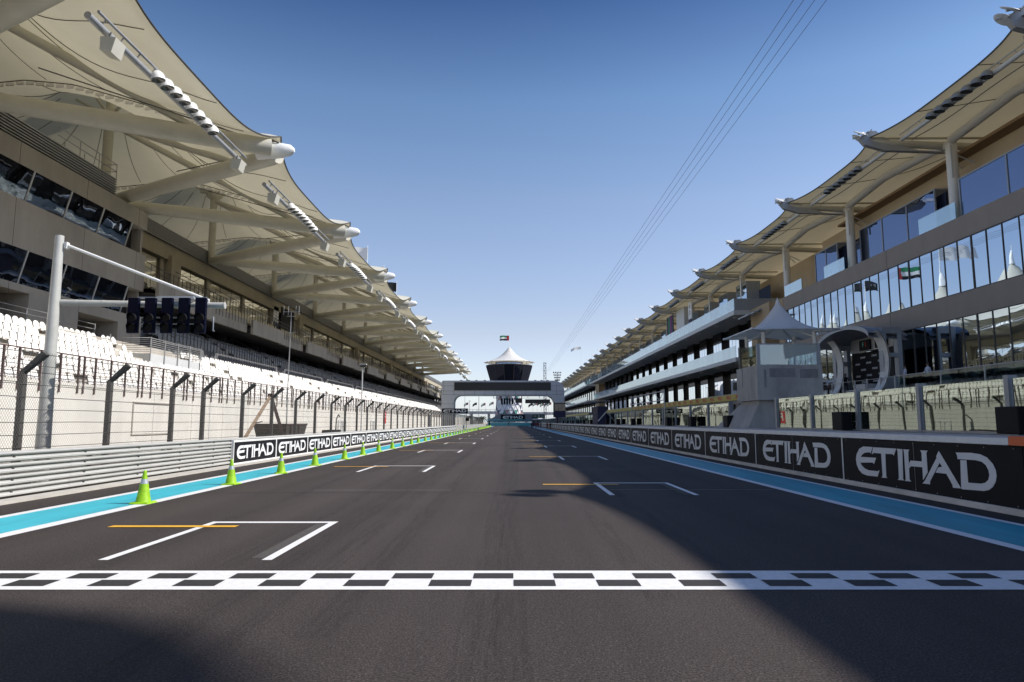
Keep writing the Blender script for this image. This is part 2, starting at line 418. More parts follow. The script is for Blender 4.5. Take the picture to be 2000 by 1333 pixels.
_t = m_rub.node_tree; _g = _t.nodes.new('ShaderNodeNewGeometry'); _m = _t.nodes.new('ShaderNodeMapping'); _m.inputs['Scale'].default_value = (9,.35,1)
_n = _t.nodes.new('ShaderNodeTexNoise'); _n.inputs['Scale'].default_value = 1.6; _n.inputs['Detail'].default_value = 8; _n.inputs['Roughness'].default_value = .75
_r = _t.nodes.new('ShaderNodeMapRange'); _r.inputs[1].default_value = .42; _r.inputs[2].default_value = .75; _r.inputs[4].default_value = .26
_t.links.new(_g.outputs['Position'], _m.inputs[0]); _t.links.new(_m.outputs[0], _n.inputs['Vector']); _t.links.new(_n.outputs[0], _r.inputs[0]); _t.links.new(_r.outputs[0], _t.nodes['Principled BSDF'].inputs['Alpha'])
b = MB(); random.seed(21)
def skid(x0, y0, L, drift, w_=.30):
    n = 14
    for k in range(n):
        a, c = k/n, (k+1)/n
        wa, wc = w_*(1-.6*a), w_*(1-.6*c); xa, xc = x0+drift*a*a, x0+drift*c*c
        b.quad((xa-wa/2,y0+L*a,.0032),(xa+wa/2,y0+L*a,.0032),(xc+wc/2,y0+L*c,.0032),(xc-wc/2,y0+L*c,.0032))
for i in range(11):
    for (xc_, yb_) in ((-4.3, 8.6+15.75*i), (3.45, 16.6+15.75*i)):
        dr = random.uniform(-.9,.9); L_ = random.uniform(9,22)
        for sx in (-.8,.8): skid(xc_+sx, yb_, L_, dr)
for i in range(7): skid(random.uniform(-3,3), random.uniform(1,9), random.uniform(20,80), random.uniform(-1.5,1.5), .34)
struct('tyre_marks', b, m_rub)
random.seed(8)
# ------------------------------------------------------------------ lettering
LET = [[(0.165,0.972),(0.079,0.971),(0.039,0.881),(0.009,0.681),(0.0,0.503),(0.005,0.33),(0.022,0.165),(0.054,0.043),(0.1,0.0),(0.195,0.013),(0.215,0.232),(0.2,0.192),(0.117,0.183),(0.081,0.227),(0.053,0.317),(0.041,0.408),(0.158,0.457),(0.171,0.416),(0.192,0.626),(0.047,0.607),(0.065,0.698),(0.089,0.761),(0.136,0.79),(0.145,0.753)],
[(0.171,0.967),(0.368,0.974),(0.346,0.755),(0.339,0.79),(0.275,0.785),(0.271,0.06),(0.279,0.015),(0.23,0.006),(0.241,0.06),(0.24,0.78),(0.174,0.781),(0.156,0.729)],
[(0.374,0.97),(0.418,0.97),(0.416,0.893),(0.408,0.06),(0.416,0.016),(0.366,0.009),(0.376,0.064),(0.379,0.891)],
[(0.425,0.969),(0.47,0.97),(0.461,0.907),(0.458,0.065),(0.47,0.019),(0.421,0.008),(0.429,0.064),(0.429,0.897)],
[(0.551,0.975),(0.602,0.979),(0.593,0.918),(0.592,0.354),(0.557,0.116),(0.558,0.484),(0.476,0.475),(0.461,0.413),(0.463,0.559),(0.475,0.646),(0.558,0.652),(0.559,0.907)],
[(0.662,0.808),(0.677,0.661),(0.604,0.098),(0.602,0.016),(0.551,0.013),(0.57,0.106)],
[(0.677,0.992),(0.799,0.03),(0.751,0.019),(0.749,0.097),(0.716,0.377),(0.646,0.371),(0.666,0.528),(0.692,0.557),(0.657,0.823)],
[(0.784,0.981),(0.874,1.0),(0.922,0.979),(0.958,0.908),(0.986,0.756),(0.998,0.613),(1.0,0.466),(0.993,0.315),(0.976,0.181),(0.954,0.095),(0.928,0.053),(0.807,0.014),(0.801,0.036),(0.808,0.785),(0.843,0.794),(0.843,0.211),(0.915,0.229),(0.939,0.266),(0.956,0.347),(0.964,0.471),(0.961,0.595),(0.949,0.715),(0.93,0.788),(0.898,0.817),(0.792,0.807),(0.791,0.901)]]
def letters(W, H, depth=.006):
    b = MB()
    for P in LET: b.extr([((x-.5)*W, (y-.5)*H, 0) for x, y in P], (0,0,depth))
    return b
# ------------------------------------------------------------------ advertising boards
def ad_board_right(y0, L):
    root = empty('advertising_board', (9.7, y0+L/2, .125))
    b = MB(); b.box(9.66, 9.76, y0+.03, y0+L-.03, .125, 1.30)
    for k in range(9):
        for z in (.17, 1.26): b.tube([(9.652, y0+.25+k*(L-.5)/8, z),(9.66, y0+.25+k*(L-.5)/8, z)], .012, 6, 1)
    b.box(9.657, 9.6595, y0+L*.5-.004, y0+L*.5+.004, .14, 1.29, 1)
    b.build('panel', [m_signblk, m_steel], root)
    b = MB(); b.merge(letters(5.6, .80), Matrix.Translation((9.66, y0+L/2, .73)) @ FACE_NX); b.build('lettering', m_signlet, root)
    b = MB(); b.box(9.65, 9.80, y0+L-.03, y0+L+.03, .125, 1.32); b.build('edge_trim', m_tubew, root)
    return root
Lr = 7.15; y0r = 13.05
base = ad_board_right(y0r, Lr)
NB = 36
for i in range(NB):
    o = base if i == 0 else copy_tree(base)
    o.location = (9.7, y0r + Lr/2 + Lr*i, .125); o.rotation_euler = (0, 0, random.uniform(-.0015,.0015))
    tag(o, 'black board with white airline lettering on the pit wall, %s from the camera' % (ordw(i+1) if i < NB-1 else 'the farthest'), 'sign', 'boards along the pit wall')
def ad_board_left(y0, L):
    root = empty('advertising_board', (-11.4, y0+L/2, .0))
    b = MB(); b.box(-11.45, -11.38, y0+.06, y0+L-.06, .1, .95); b.build('panel', m_signblk, root)
    b = MB(); b.box(-11.48, -11.365, y0, y0+L, .03, .1); b.box(-11.48, -11.365, y0, y0+L, .95, 1.03)
    b.box(-11.48, -11.365, y0, y0+.06, .1, .95); b.box(-11.48, -11.365, y0+L-.06, y0+L, .1, .95); b.build('frame', m_white, root)
    b = MB(); b.merge(letters(4.35, .58), Matrix.Translation((-11.38, y0+L/2, .525)) @ FACE_PX); b.build('lettering', m_signlet, root)
    return root
Ll = 5.1; y0l = 28.2
base = ad_board_left(y0l, Ll)
for i in range(22):
    o = base if i == 0 else copy_tree(base)
    o.location = (-11.4, y0l + Ll/2 + Ll*i, 0)
    tag(o, 'white-framed black board with airline lettering on the left barrier, %s from the camera' % (ordw(i+1) if i < 21 else 'the farthest'), 'sign', 'boards along the left barrier')

# ------------------------------------------------------------------ guard rail (left)
rail = empty('guardrail', (-11.6, 10, 0), 'four-beam galvanised guardrail along the left edge of the track', 'guardrail')
def wbeam(y0, y1, zc, X):
    b = MB(); prof = [(-.045,.128),(.05,.100),(.062,.085),(.055,.062),(-.05,.028),(-.045,.008),(.05,-.030),(.062,-.050),(.055,-.085),(-.05,-.118)]
    n = len(prof)
    vs = [(X+px, y0, zc+pz) for px, pz in prof] + [(X+px, y1, zc+pz) for px, pz in prof]
    vs += [(X+px-.012, y0, zc+pz) for px, pz in prof] + [(X+px-.012, y1, zc+pz) for px, pz in prof]
    fs = [(i, i+1, n+i+1, n+i) for i in range(n-1)] + [(2*n+i, 3*n+i, 3*n+i+1, 2*n+i+1) for i in range(n-1)]
    fs += [(0,n,3*n,2*n),(n-1,3*n-1,4*n-1,2*n-1)]
    b.add(vs, fs, 0, False)
    return b
for k in range(4):
    zc = .19 + .265*k
    b = MB(); y = -10
    while y < 28: b.merge(wbeam(y, y+4.02, zc, -11.52)); y += 4
    for yy in range(0, 14):
        for dz in (-.05, .05): b.lathe((-11.45, 0, 0), [(0,0)], 3) if 0 else None
        b.box(-11.505, -11.475, -8+yy*2.66, -7.95+yy*2.66, zc-.02, zc+.02, 1)
    b.merge(wbeam(28, 140, zc, -11.56)); b.merge(wbeam(140.4, 300, zc, -11.45))
    b.build('rail_beam', [m_galv, m_darkst], rail)
y = -9.0; post = None
while y < 27:
    b = MB(); b.box(-11.66, -11.58, y-.05, y+.05, 0, 1.08); b.build('rail_post', m_darkst, rail); y += 4

# ------------------------------------------------------------------ debris fence (left)
fence = empty('debris_fence', (-12.8, 12, 0), 'tall catch fence of bent steel posts, steel cables and chain link on the left', 'fence')
FX = -12.8
b = MB(); b.box(FX-.07, FX+.07, 12.8-.075, 12.8+.075, 0, 3.05)
b.hexa([(FX-.07,12.72,3.05),(FX+.07,12.72,3.05),(FX+.07,12.88,3.05),(FX-.07,12.88,3.05)],
       [(FX+.50,12.72,3.62),(FX+.62,12.72,3.52),(FX+.62,12.88,3.52),(FX+.50,12.88,3.62)])
b.tube([(FX-.02,12.64,.9),(FX-.02,12.96,.9)], .02, 5); b.tube([(FX-.02,12.64,2.4),(FX-.02,12.96,2.4)], .02, 5)
fp = b.build('fence_post', m_darkst, fence)
fy = [13.7 - 4, 13.7] + [17.8 + 4.0*i for i in range(0, 72)]
fy = [9.8, 13.8+4.2] + [21.75 + 4.02*i for i in range(-1, 72) if i != -1]
fy = [17.85, 21.75, 25.8, 28.4] + [32.55 + 4.02*i for i in range(0, 66)]
fp.location.y = fy[0] - 12.8
for yy in [13.8, 9.8] + fy[1:]:
    c = fp.copy(); C.objects.link(c); c.parent = fence; c.location.y = yy - 12.8
b = MB()
for z in [.45 + .33*i for i in range(9)]:
    pts = []; yy = -2.0
    while yy < 298:
        pts.append((FX+.09, yy, z + random.uniform(-.008,.008))); yy += 4.0 if yy > 50 else 2.0
    b.tube(pts, .009, 4, cap=False)
for t in (.35, .9):
    b.tube([(FX+.09+.5*t, -2, 3.08+.5*t), (FX+.09+.5*t, 298, 3.08+.5*t)], .009, 4, cap=False)
for i in range(60):
    yy = -1 + i*.5
b.build('tension_cable', m_darkst, fence)
b = MB(); b.quad((FX+.08,-2,.3),(FX+.08,298,.3),(FX+.08,298,3.1),(FX+.08,-2,3.1)); b.quad((FX+.08,-2,3.1),(FX+.08,298,3.1),(FX+.58,298,3.58),(FX+.58,-2,3.58))
b.build('chain_link_mesh', m_chain, fence)

# ------------------------------------------------------------------ cones
root = empty('traffic_cone', (-8.05, 15.26, .006))
b = MB(); b.lathe((-8.05,15.26,.03), [(.165,0),(.152,.03),(.085,.40)], 20); b.lathe((-8.05,15.26,.03), [(.060,.50),(.036,.65),(.030,.685),(.0,.69)], 20)
cb = b.build('cone_body', m_cone, root)
b = MB(); b.lathe((-8.05,15.26,.03), [(.0865,.40),(.0615,.50)], 20); b.build('reflective_band', m_refl, root)
b = MB(); b.hexa([(-8.265,15.045,.006),(-7.835,15.045,.006),(-7.835,15.475,.006),(-8.265,15.475,.006)], [(-8.24,15.07,.045),(-7.86,15.07,.045),(-7.86,15.45,.045),(-8.24,15.45,.045)])
b.build('cone_base', m_cone, root, bevel=.012)
cy = [15.26, 19.67, 24.0, 28.4] + [32.9 + 4.45*i for i in range(52)]
for i, yy in enumerate(cy):
    o = root if i == 0 else copy_tree(root)
    xx = -8.05 + random.uniform(-.05,.05)
    o.location = (xx, yy + (random.uniform(-.2,.2) if i else 0), .006); o.rotation_euler = (random.uniform(-.02,.02), random.uniform(-.02,.02), random.uniform(-.5,.5)) if i else (0,0,0)
    tag(o, 'lime green cone on the left blue strip, %s from the camera' % (ordw(i+1) if i < len(cy)-1 else 'farthest'), 'traffic cone', 'cones along the left edge line')

# ------------------------------------------------------------------ start light gantry
sg = empty('start_light_gantry', (-14, 20.6, 0), 'white steel mast and arm carrying five black start lights over the fence', 'signal gantry')
b = MB(); b.tube([(-14,20.6,0),(-14,20.6,3),(-14,20.6,7.5)], [.215,.18,.125], 20); b.build('mast', m_gal2, sg)
b = MB(); b.tube([(-13.85,20.7,5.42),(-9.05,21.25,5.42)], .098, 18)
for t in (.09,.25,.4,.45): b.tube([(-13.85+4.8*t,20.7+.55*t,5.42),(-13.85+4.8*t+.03,20.7+.55*t,5.42)], .103, 18)
b.tube([(-9.07,21.25,5.42),(-9.05,21.25,5.42)], .108, 18); b.build('arm', m_gal2, sg)
b = MB(); b.tube([(-13.8,20.65,7.22),(-9.55,21.2,5.58)], .045, 8); b.box(-13.83,-13.75,20.58,20.72,7.1,7.3); b.tube([(-9.55,21.2,5.4),(-9.55,21.2,5.62)], .03, 6); b.build('stay_rod', m_tubew, sg)
b = MB(); b.box(-11.75,-9.6,21.13,21.19,5.62,5.68); b.box(-11.9,-9.6,21.10,21.13,4.8,4.84); b.box(-11.9,-9.6,21.10,21.13,5.0,5.04)
b.hexa([(-11.2,20.95,5.58),(-9.9,20.95,5.58),(-9.9,21.5,5.58),(-11.2,21.5,5.58)],[(-11.05,21.0,5.68),(-9.95,21.0,5.68),(-9.95,21.45,5.68),(-11.05,21.45,5.68)])
b.tube([(-9.45,21.15,5.05),(-9.35,21.15,5.05),(-9.35,21.15,4.6),(-9.3,21.15,4.6)], .02, 6); b.build('mounting_frame', m_greybl, sg)
root0 = None
for i in range(5):
    cx = -11.60 + .515*i
    if i == 0:
        b = MB(); b.box(cx-.165,cx+.165,20.62,20.74,4.47,5.56)
        so = b.build('signal_light', m_navy, sg, bevel=.012)
        for z in (4.63, 4.93):
            b = MB(); b.tube([(cx,20.6,z),(cx,20.625,z)], .12, 20); b.build('lens', m_lens, so)
            pts = []
            b = MB()
            def hood(u, v, cx=cx, z=z):
                a = R(-25) + R(230)*u; return (cx+.14*math.cos(a), 20.62-.16*v*(.4+.6*max(0,math.sin(a))), z+.14*math.sin(a))
            b.grid(hood, 14, 1); b.build('hood', m_blk, so)
        so0 = so
    else:
        c = copy_tree(so0, sg); c.location.x = so0.location.x + .515*i

# ------------------------------------------------------------------ left grandstand
gs = empty('grandstand', (-22, 60, 0), 'long concrete grandstand on the left with white seats and cream tensile roofs', 'grandstand')
YE = 298.0; YL = 226.0
b = MB(); b.box(-20.0, -19.6, -14, 322, 0, 3.5)
for i in range(0, 70):
    yy = -12 + 4.5*i
    b.box(-19.6, -19.595, yy, yy+.03, 0, 3.5, 1)
b.box(-19.6, -19.57, -14, 322, 3.38, 3.5)
b.build('front_wall', [m_wallw, m_conc], gs)
# front railing
b = MB(); y = -3.0; k = 0
while y < YL:
    b.box(-19.60, -19.52, y-.03, y+.03, 3.05, 4.72)
    if k % 4 == 3: b.box(-19.60, -19.52, y+.37, y+.43, 3.05, 4.72)
    y += 1.25; k += 1
b.tube([(-19.56,-6,4.74),(-19.56,YL,4.74)], .03, 6); b.tube([(-19.56,-6,4.25),(-19.56,YL,4.25)], .010, 4); b.tube([(-19.56,-6,3.9),(-19.56,YL,3.9)], .010, 4)
b.build('front_railing', m_brownst, gs)
# lower terrace (7 rows)
b = MB()
for r in range(8):
    x1 = -20.0 - .72*r; z = 3.3 + .5*r
    b.box(x1-.72, x1, -14, YL, 0, z)
b.box(-26.0, -25.76, 50, YE, 0, 7.75, 1)             # riser wall under the middle tier
b.build('lower_terrace', [m_kerb, m_concdk], gs)
# seat template facing +X
def seat_mb(m=0):
    s = MB()
    def back(u, v):
        yy = -.22+.44*u; top = .60 - .12*(abs(2*u-1)**3)
        z = .10 + (top-.10)*v
        return (-.20 - .10*v - .03*(1-(2*u-1)**2), yy, z+.18)
    s.grid(back, 4, 3, m)
    s.add([(-.215,-.22,.3),(-.215,.22,.3),(.15,.21,.34),(.15,-.21,.34)], [(0,1,2,3)], m)
    s.add([(.15,-.21,.34),(.15,.21,.34),(.14,.2,.27),(.14,-.2,.27)], [(0,1,2,3)], m)
    s.box(-.16,-.10,-.05,.05,0,.31,m+1)
    return s
ST = seat_mb()
spots = []
for r in range(7):
    X = -20.0 - .72*r - .40; z = 3.3 + .5*r
    y = -6.0
    while y < YL - 2:
        ph = (y + 8.0 + .9*r) % 13.5
        if ph > .8 and not (r >= 4 and 42.9 < y < 51.2): spots.append((X, y, z))
        y += .5
def dist(p): return abs(p[1]-26)*1.0 + 0
vis = [p for p in spots if p[1] > 18.5 - 0.0]
vis.sort(key=lambda p: (p[1]))
near = vis[:100]; nset = set(near)
s0 = None
for i, p in enumerate(near):
    if s0 is None:
        mb = MB(); mb.merge(ST, Matrix.Translation(p)); s0 = mb.build('seat', [m_seat, m_steel], gs); p0 = p
    else:
        c = s0.copy(); C.objects.link(c); c.parent = gs; c.location = (p[0]-p0[0], p[1]-p0[1], p[2]-p0[2])
b = MB()
for p in spots:
    if p in nset: continue
    if random.random() < .012 : continue
    b.merge(ST, Matrix.Translation(p) @ Matrix.Rotation(random.uniform(-.03,.03), 4, 'Y'))
tag(b.build('seat_rows', [m_seat, m_steel], gs), kind='stuff')
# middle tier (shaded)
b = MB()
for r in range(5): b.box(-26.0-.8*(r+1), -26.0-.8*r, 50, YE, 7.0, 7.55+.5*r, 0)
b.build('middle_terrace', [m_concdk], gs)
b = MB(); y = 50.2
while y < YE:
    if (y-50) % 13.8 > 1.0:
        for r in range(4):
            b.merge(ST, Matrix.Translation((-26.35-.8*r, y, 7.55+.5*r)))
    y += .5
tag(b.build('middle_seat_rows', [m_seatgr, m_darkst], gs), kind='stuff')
b = MB(); y = 50
while y < YE: b.box(-25.80,-25.74,y-.025,y+.025,7.0,8.75); y += .62
for z in (8.75,8.4): b.tube([(-25.77,50,z),(-25.77,YE,z)], .02, 5)
y = 52
while y < YE:
    b.tube([(-25.9,y,8.7),(-30.2,y-1,11.1)], .03, 5); b.tube([(-25.9,y,8.2),(-30.2,y-1,10.6)], .02, 5)
    for t in (0,.33,.66,1): b.tube([(-25.9-4.3*t,y-t,7.6+2*t),(-25.9-4.3*t,y-t,8.7+2.4*t)], .02, 5)
    y += 9.2
b.build('middle_railing', m_darkst, gs)
# concourse behind the middle tier
b = MB(); b.box(-34.2,-34.0,49,YE,6,17); b.box(-34,-30,49,YE,9.3,9.5)
y = 52.0
while y < YE:
    b.box(-30.5,-29.9,y,y+.7,9.4,13.4,1); b.box(-33.99,-33.9,y+3,y+5,9.5,12.0,2)
    b.hexa([(-30.4,y+.1,9.6),(-29.9,y+.1,9.6),(-29.9,y+.5,9.6),(-30.4,y+.5,9.6)],[(-30.4,y+4.4,12.3),(-29.9,y+4.4,12.3),(-29.9,y+4.9,12.3),(-30.4,y+4.9,12.3)],1)
    y += 9.2
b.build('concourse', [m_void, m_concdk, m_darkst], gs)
# upper balcony: sawtooth fascia
fz0, fz1 = 10.55, 11.95
b = MB(); y = 49.3; k = 0
while y < YE:
    xo = -25.9 if k % 2 == 0 else -26.5
    L = 9.2
    b.box(xo-.25, xo, y, y+L-.04, fz0+(0 if k % 2 == 0 else .12), fz1, 0)
    b.hexa([(xo-3.5,y,fz0+.05),(xo-.26,y,fz0+.05),(xo-.26,y+L-.05,fz0+.05),(xo-3.5,y+L-.05,fz0+.05)],[(xo-3.5,y,fz0+.9),(xo-.26,y,fz0+.6),(xo-.26,y+L-.05,fz0+.6),(xo-3.5,y+L-.05,fz0+.9)],1)
    for j in range(1,4): b.box(xo+.001, xo+.006, y+L*j/4, y+L*j/4+.03, fz0+.13, fz1-.01, 2)
    y += L; k += 1
for r in range(5): b.box(-27.0-.85*(r+1), -26.6-.85*r, 49.3, YE, fz0+.95, 11.5+.52*r, 0)
b.box(-34,-30.9,49.3,YE,12.9,13.5,0)
b.build('upper_balcony', [m_conc, m_void, m_concdk], gs)
b = MB(); y = 49.8
while y < YE:
    if (y-49) % 9.2 > 1.0:
        for r in range(4): b.merge(ST, Matrix.Translation((-26.95-.85*r, y, 11.45+.52*r)))
    y += .5
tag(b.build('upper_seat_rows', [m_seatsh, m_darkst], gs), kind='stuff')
b = MB(); y = 49.4
while y < YE: b.box(-26.0,-25.95,y-.02,y+.02,11.2,12.95); y += .7
for z in (12.95,12.5): b.tube([(-25.97,49.4,z),(-25.97,YE,z)], .02, 5)
y = 51.5
while y < YE:
    b.tube([(-26.2,y,13.0),(-30.6,y-.6,15.4)], .03, 5); b.tube([(-26.2,y,12.6),(-30.6,y-.6,15.0)], .02, 5)
    for t in (0,.33,.66,1): b.tube([(-26.2-4.4*t,y-.6*t,11.6+2*t),(-26.2-4.4*t,y-.6*t,13+2.4*t)], .02, 5)
    y += 9.2
b.build('upper_railing', m_darkst, gs)
# upper back wall with piers, windows and louvres
b = MB(); b.box(-31.4,-31.2,49.3,YE,13.4,16.1,1)
b.box(-31.2,-30.5,49.3,YE,16.1,17.45,0)
y = 49.3; k = 0; wins = []
while y < YE:
    b.box(-31.2,-30.75,y,y+.6,13.2,16.1,0)
    if k % 4 == 1: b.box(-31.2,-30.2,y+.9,y+2.6,13.2,16.5,0)
    if k % 2 == 0: pass
    wins.append((y+(2.6 if k % 4 == 1 else .6), y+9.2))
    y += 9.2; k += 1
b.build('upper_back_wall', [m_conctan, m_void], gs)
for (a, c) in wins:
    if c > YE: continue
    q = MB(); q.box(-30.95,-30.91,a,c,13.3,16.08,0); wo = q.build('window', m_mirrorc, gs)
    q = MB(); n = max(2, int((c-a)/2.6))
    for j in range(n+1): q.box(-30.93,-30.895,a+(c-a)*j/n-.03,a+(c-a)*j/n+.03,13.3,16.08)
    q.build('window_frame', m_darkst, wo)
b = MB()
for i in range(8): b.box(-30.55,-30.25,30,YE,17.5+.16*i,17.57+.16*i, 0)
b.box(-31.0,-30.56,-10,YE,17.45,18.7,1)
b.build('roof_louvre', [m_steel, m_louvre], gs)
b = MB(); b.box(-46,-31.01,-14,YE,17.2,17.5,0); b.box(-46,-45.6,-14,YE,0,17.2,0); b.build('rear_block', m_conc, gs)
# banners on the back wall
b = MB(); b.box(-30.55,-30.5,86.4,88.2,14.6,16.6,0); b.box(-30.55,-30.5,86.4,88.2,12.9,14.55,1); b.merge(text_mb('A\nD', .7), Matrix.Translation((-30.5,87.3,15.6)) @ FACE_PX, 2)
tag(b.build('banner', [m_signlet, m_indigo, m_blk], gs))
b = MB(); b.box(-30.6,-30.4,89.0,94.2,13.2,16.9,0); b.build('dark_screen', m_blk, gs)
# ---- control block near the camera (leaning glass bands)
XB = -27.0; YB0, YB1 = -14.0, 49.2
cbk = MB()
cbk.box(XB-4, XB-.001, YB0, YB1, 5.5, 6.9)
def band(z0, z1, m=0): cbk.box(XB-4, XB, YB0, YB1, z0, z1, m)
def openings(): pass
# lower wall with two dark openings
for (a, c) in ((YB0, 34.5),(37.6, 42.0),(46.3, YB1)): cbk.box(XB-4, XB, a, c, 6.9, 9.3)
cbk.box(XB-4, XB, 34.5, 37.6, 8.9, 9.3); cbk.box(XB-4, XB, 42.0, 46.3, 8.6, 9.3)
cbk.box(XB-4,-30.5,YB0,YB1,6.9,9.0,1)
band(11.25, 13.95); band(15.85, 17.1)
cbk.box(XB-4, XB-1.0, YB0, YB1, 9.3, 11.25, 1); cbk.box(XB-4, XB-1.0, YB0, YB1, 13.95, 15.85, 1)
cbk.box(XB-1.0, XB-.3, YB1-.25, YB1, 9.3, 11.25, 0); cbk.box(XB-1.0, XB-.3, YB1-.25, YB1, 13.95, 15.85, 0)
for yy in range(-12, 49, 6):
    for (za, zb) in ((6.9,9.29),(11.26,13.94),(15.86,17.09)): cbk.box(XB, XB+.004, yy, yy+.025, za, zb, 1)
cbk.build('control_block', [m_conc, m_void], gs)
for (za, zb, lean) in ((9.3, 11.25, .45), (13.95, 15.85, .45)):
    y = YB0 + 1.5; k = 0
    while y + 3.3 < YB1 + .2:
        q = MB(); q.hexa([(XB-.55,y,za),(XB-.5,y,za),(XB-.5,y+3.2,za),(XB-.55,y+3.2,za)], [(XB-.05,y,zb),(XB,y,zb),(XB,y+3.2,zb),(XB-.05,y+3.2,zb)])
        wo = q.build('window', m_mirrord, gs)
        q = MB(); q.tube([(XB-.48,y+3.26,za),(XB+.02,y+3.26,zb)], .05, 4, smooth=False); q.build('window_mullion', m_ltgrey, wo)
        y += 3.32; k += 1
b = MB()
for i in range(8): b.box(XB-.5, XB-.2, YB0, 45.4, 17.14+.17*i, 17.21+.17*i)
b.box(XB-1.2, XB-.51, YB0, 45.4, 17.1, 18.5, 1); b.build('block_louvre', [m_steel, m_louvre], gs)
b = MB()
for yy in (41.6,43.6,45.6):
    for t in (0, 1): b.tube([(XB-.4-t*1.0,yy,18.4),(XB-.4-t*1.0,yy,19.5)], .03, 5)
for z in (19.0,19.5): b.tube([(XB-.4,39.5,z),(XB-.4,45.6,z),(XB-1.4,45.6,z)], .03, 5)
b.build('roof_railing', m_steel, gs)
# platform with railing between the block and the terraces
b = MB(); b.box(-25.0,-23.2,43.5,50.6,4.5,6.15,0); b.box(-26.9,-25.0,36,50,5.4,6.9,1)
b.build('camera_platform', [m_ltgrey, m_conc], gs)
b = MB()
for z in [6.28+.125*i for i in range(8)]: b.tube([(-25.0,43.5,z),(-23.25,43.5,z),(-23.25,50.6,z),(-25,50.6,z)], .018, 5)
for yy in (43.5,45.3,47.1,48.8,50.5): b.tube([(-23.15,yy,5.6),(-23.15,yy,7.2)], .035, 5)
for yy in (42.0,50.6): b.tube([(-24.9,yy,6.16),(-24.9,yy,7.2)], .035, 5)
for z in (7.2,7.5,7.8): b.tube([(-25.9,33,z),(-25.9,42,z)], .02, 5)
for yy in (33,36,39,42): b.tube([(-25.9,yy,6.8),(-25.9,yy,7.85)], .03, 5)
b.build('platform_railing', m_steel, gs)

# ---- tensile roof bays
def lerp(a, b, t): return a + (b-a)*t
AP = [(13.3,18.15),(15.3,18.75),(18,19.8),(23.5,21.5),(27,22.5),(30,22.8),(36,22.2),(46,19.3)]
def arch(d):
    for (a, za), (c, zc) in zip(AP, AP[1:]):
        if d <= c: return lerp(za, zc, max(0,(d-a)/(c-a)))
    return AP[-1][1]
TY0 = 39.9
def memb(i0, Y0):      # Y0 = tip before mast (bay from Y0 to Y0+18), mast at Y0+8.7
    def fn(u, v):
        s = 2*u-1; yy = Y0 + 18*u
        v2 = v**1.0
        d0 = 14.1 + .7*(1-s**4)
        d = lerp(d0, 46, v2)
        ym = Y0 + 8.7
        r = math.hypot(d-30, yy-ym)
        e = max(0, 1-abs(s)**2.2)
        z = arch(d) + 8.6*math.exp(-r/2.9)*e
        z -= 1.5*e*math.exp(-((d-20.5)/4.5)**2)*(1-.0*v)   # tensioned saddle between mast cone and front edge
        za = arch(d0) + 8.6*math.exp(-math.hypot(d0-30, yy-ym)/2.9)*e - 1.5*e*math.exp(-((d0-20.5)/4.5)**2)
        z += (1.77 + .993*d0*(1.236-.141*(1-s**4)) - za)*math.exp(-((d-d0)/2.4)**2)
        return (-d, yy, z)
    return fn
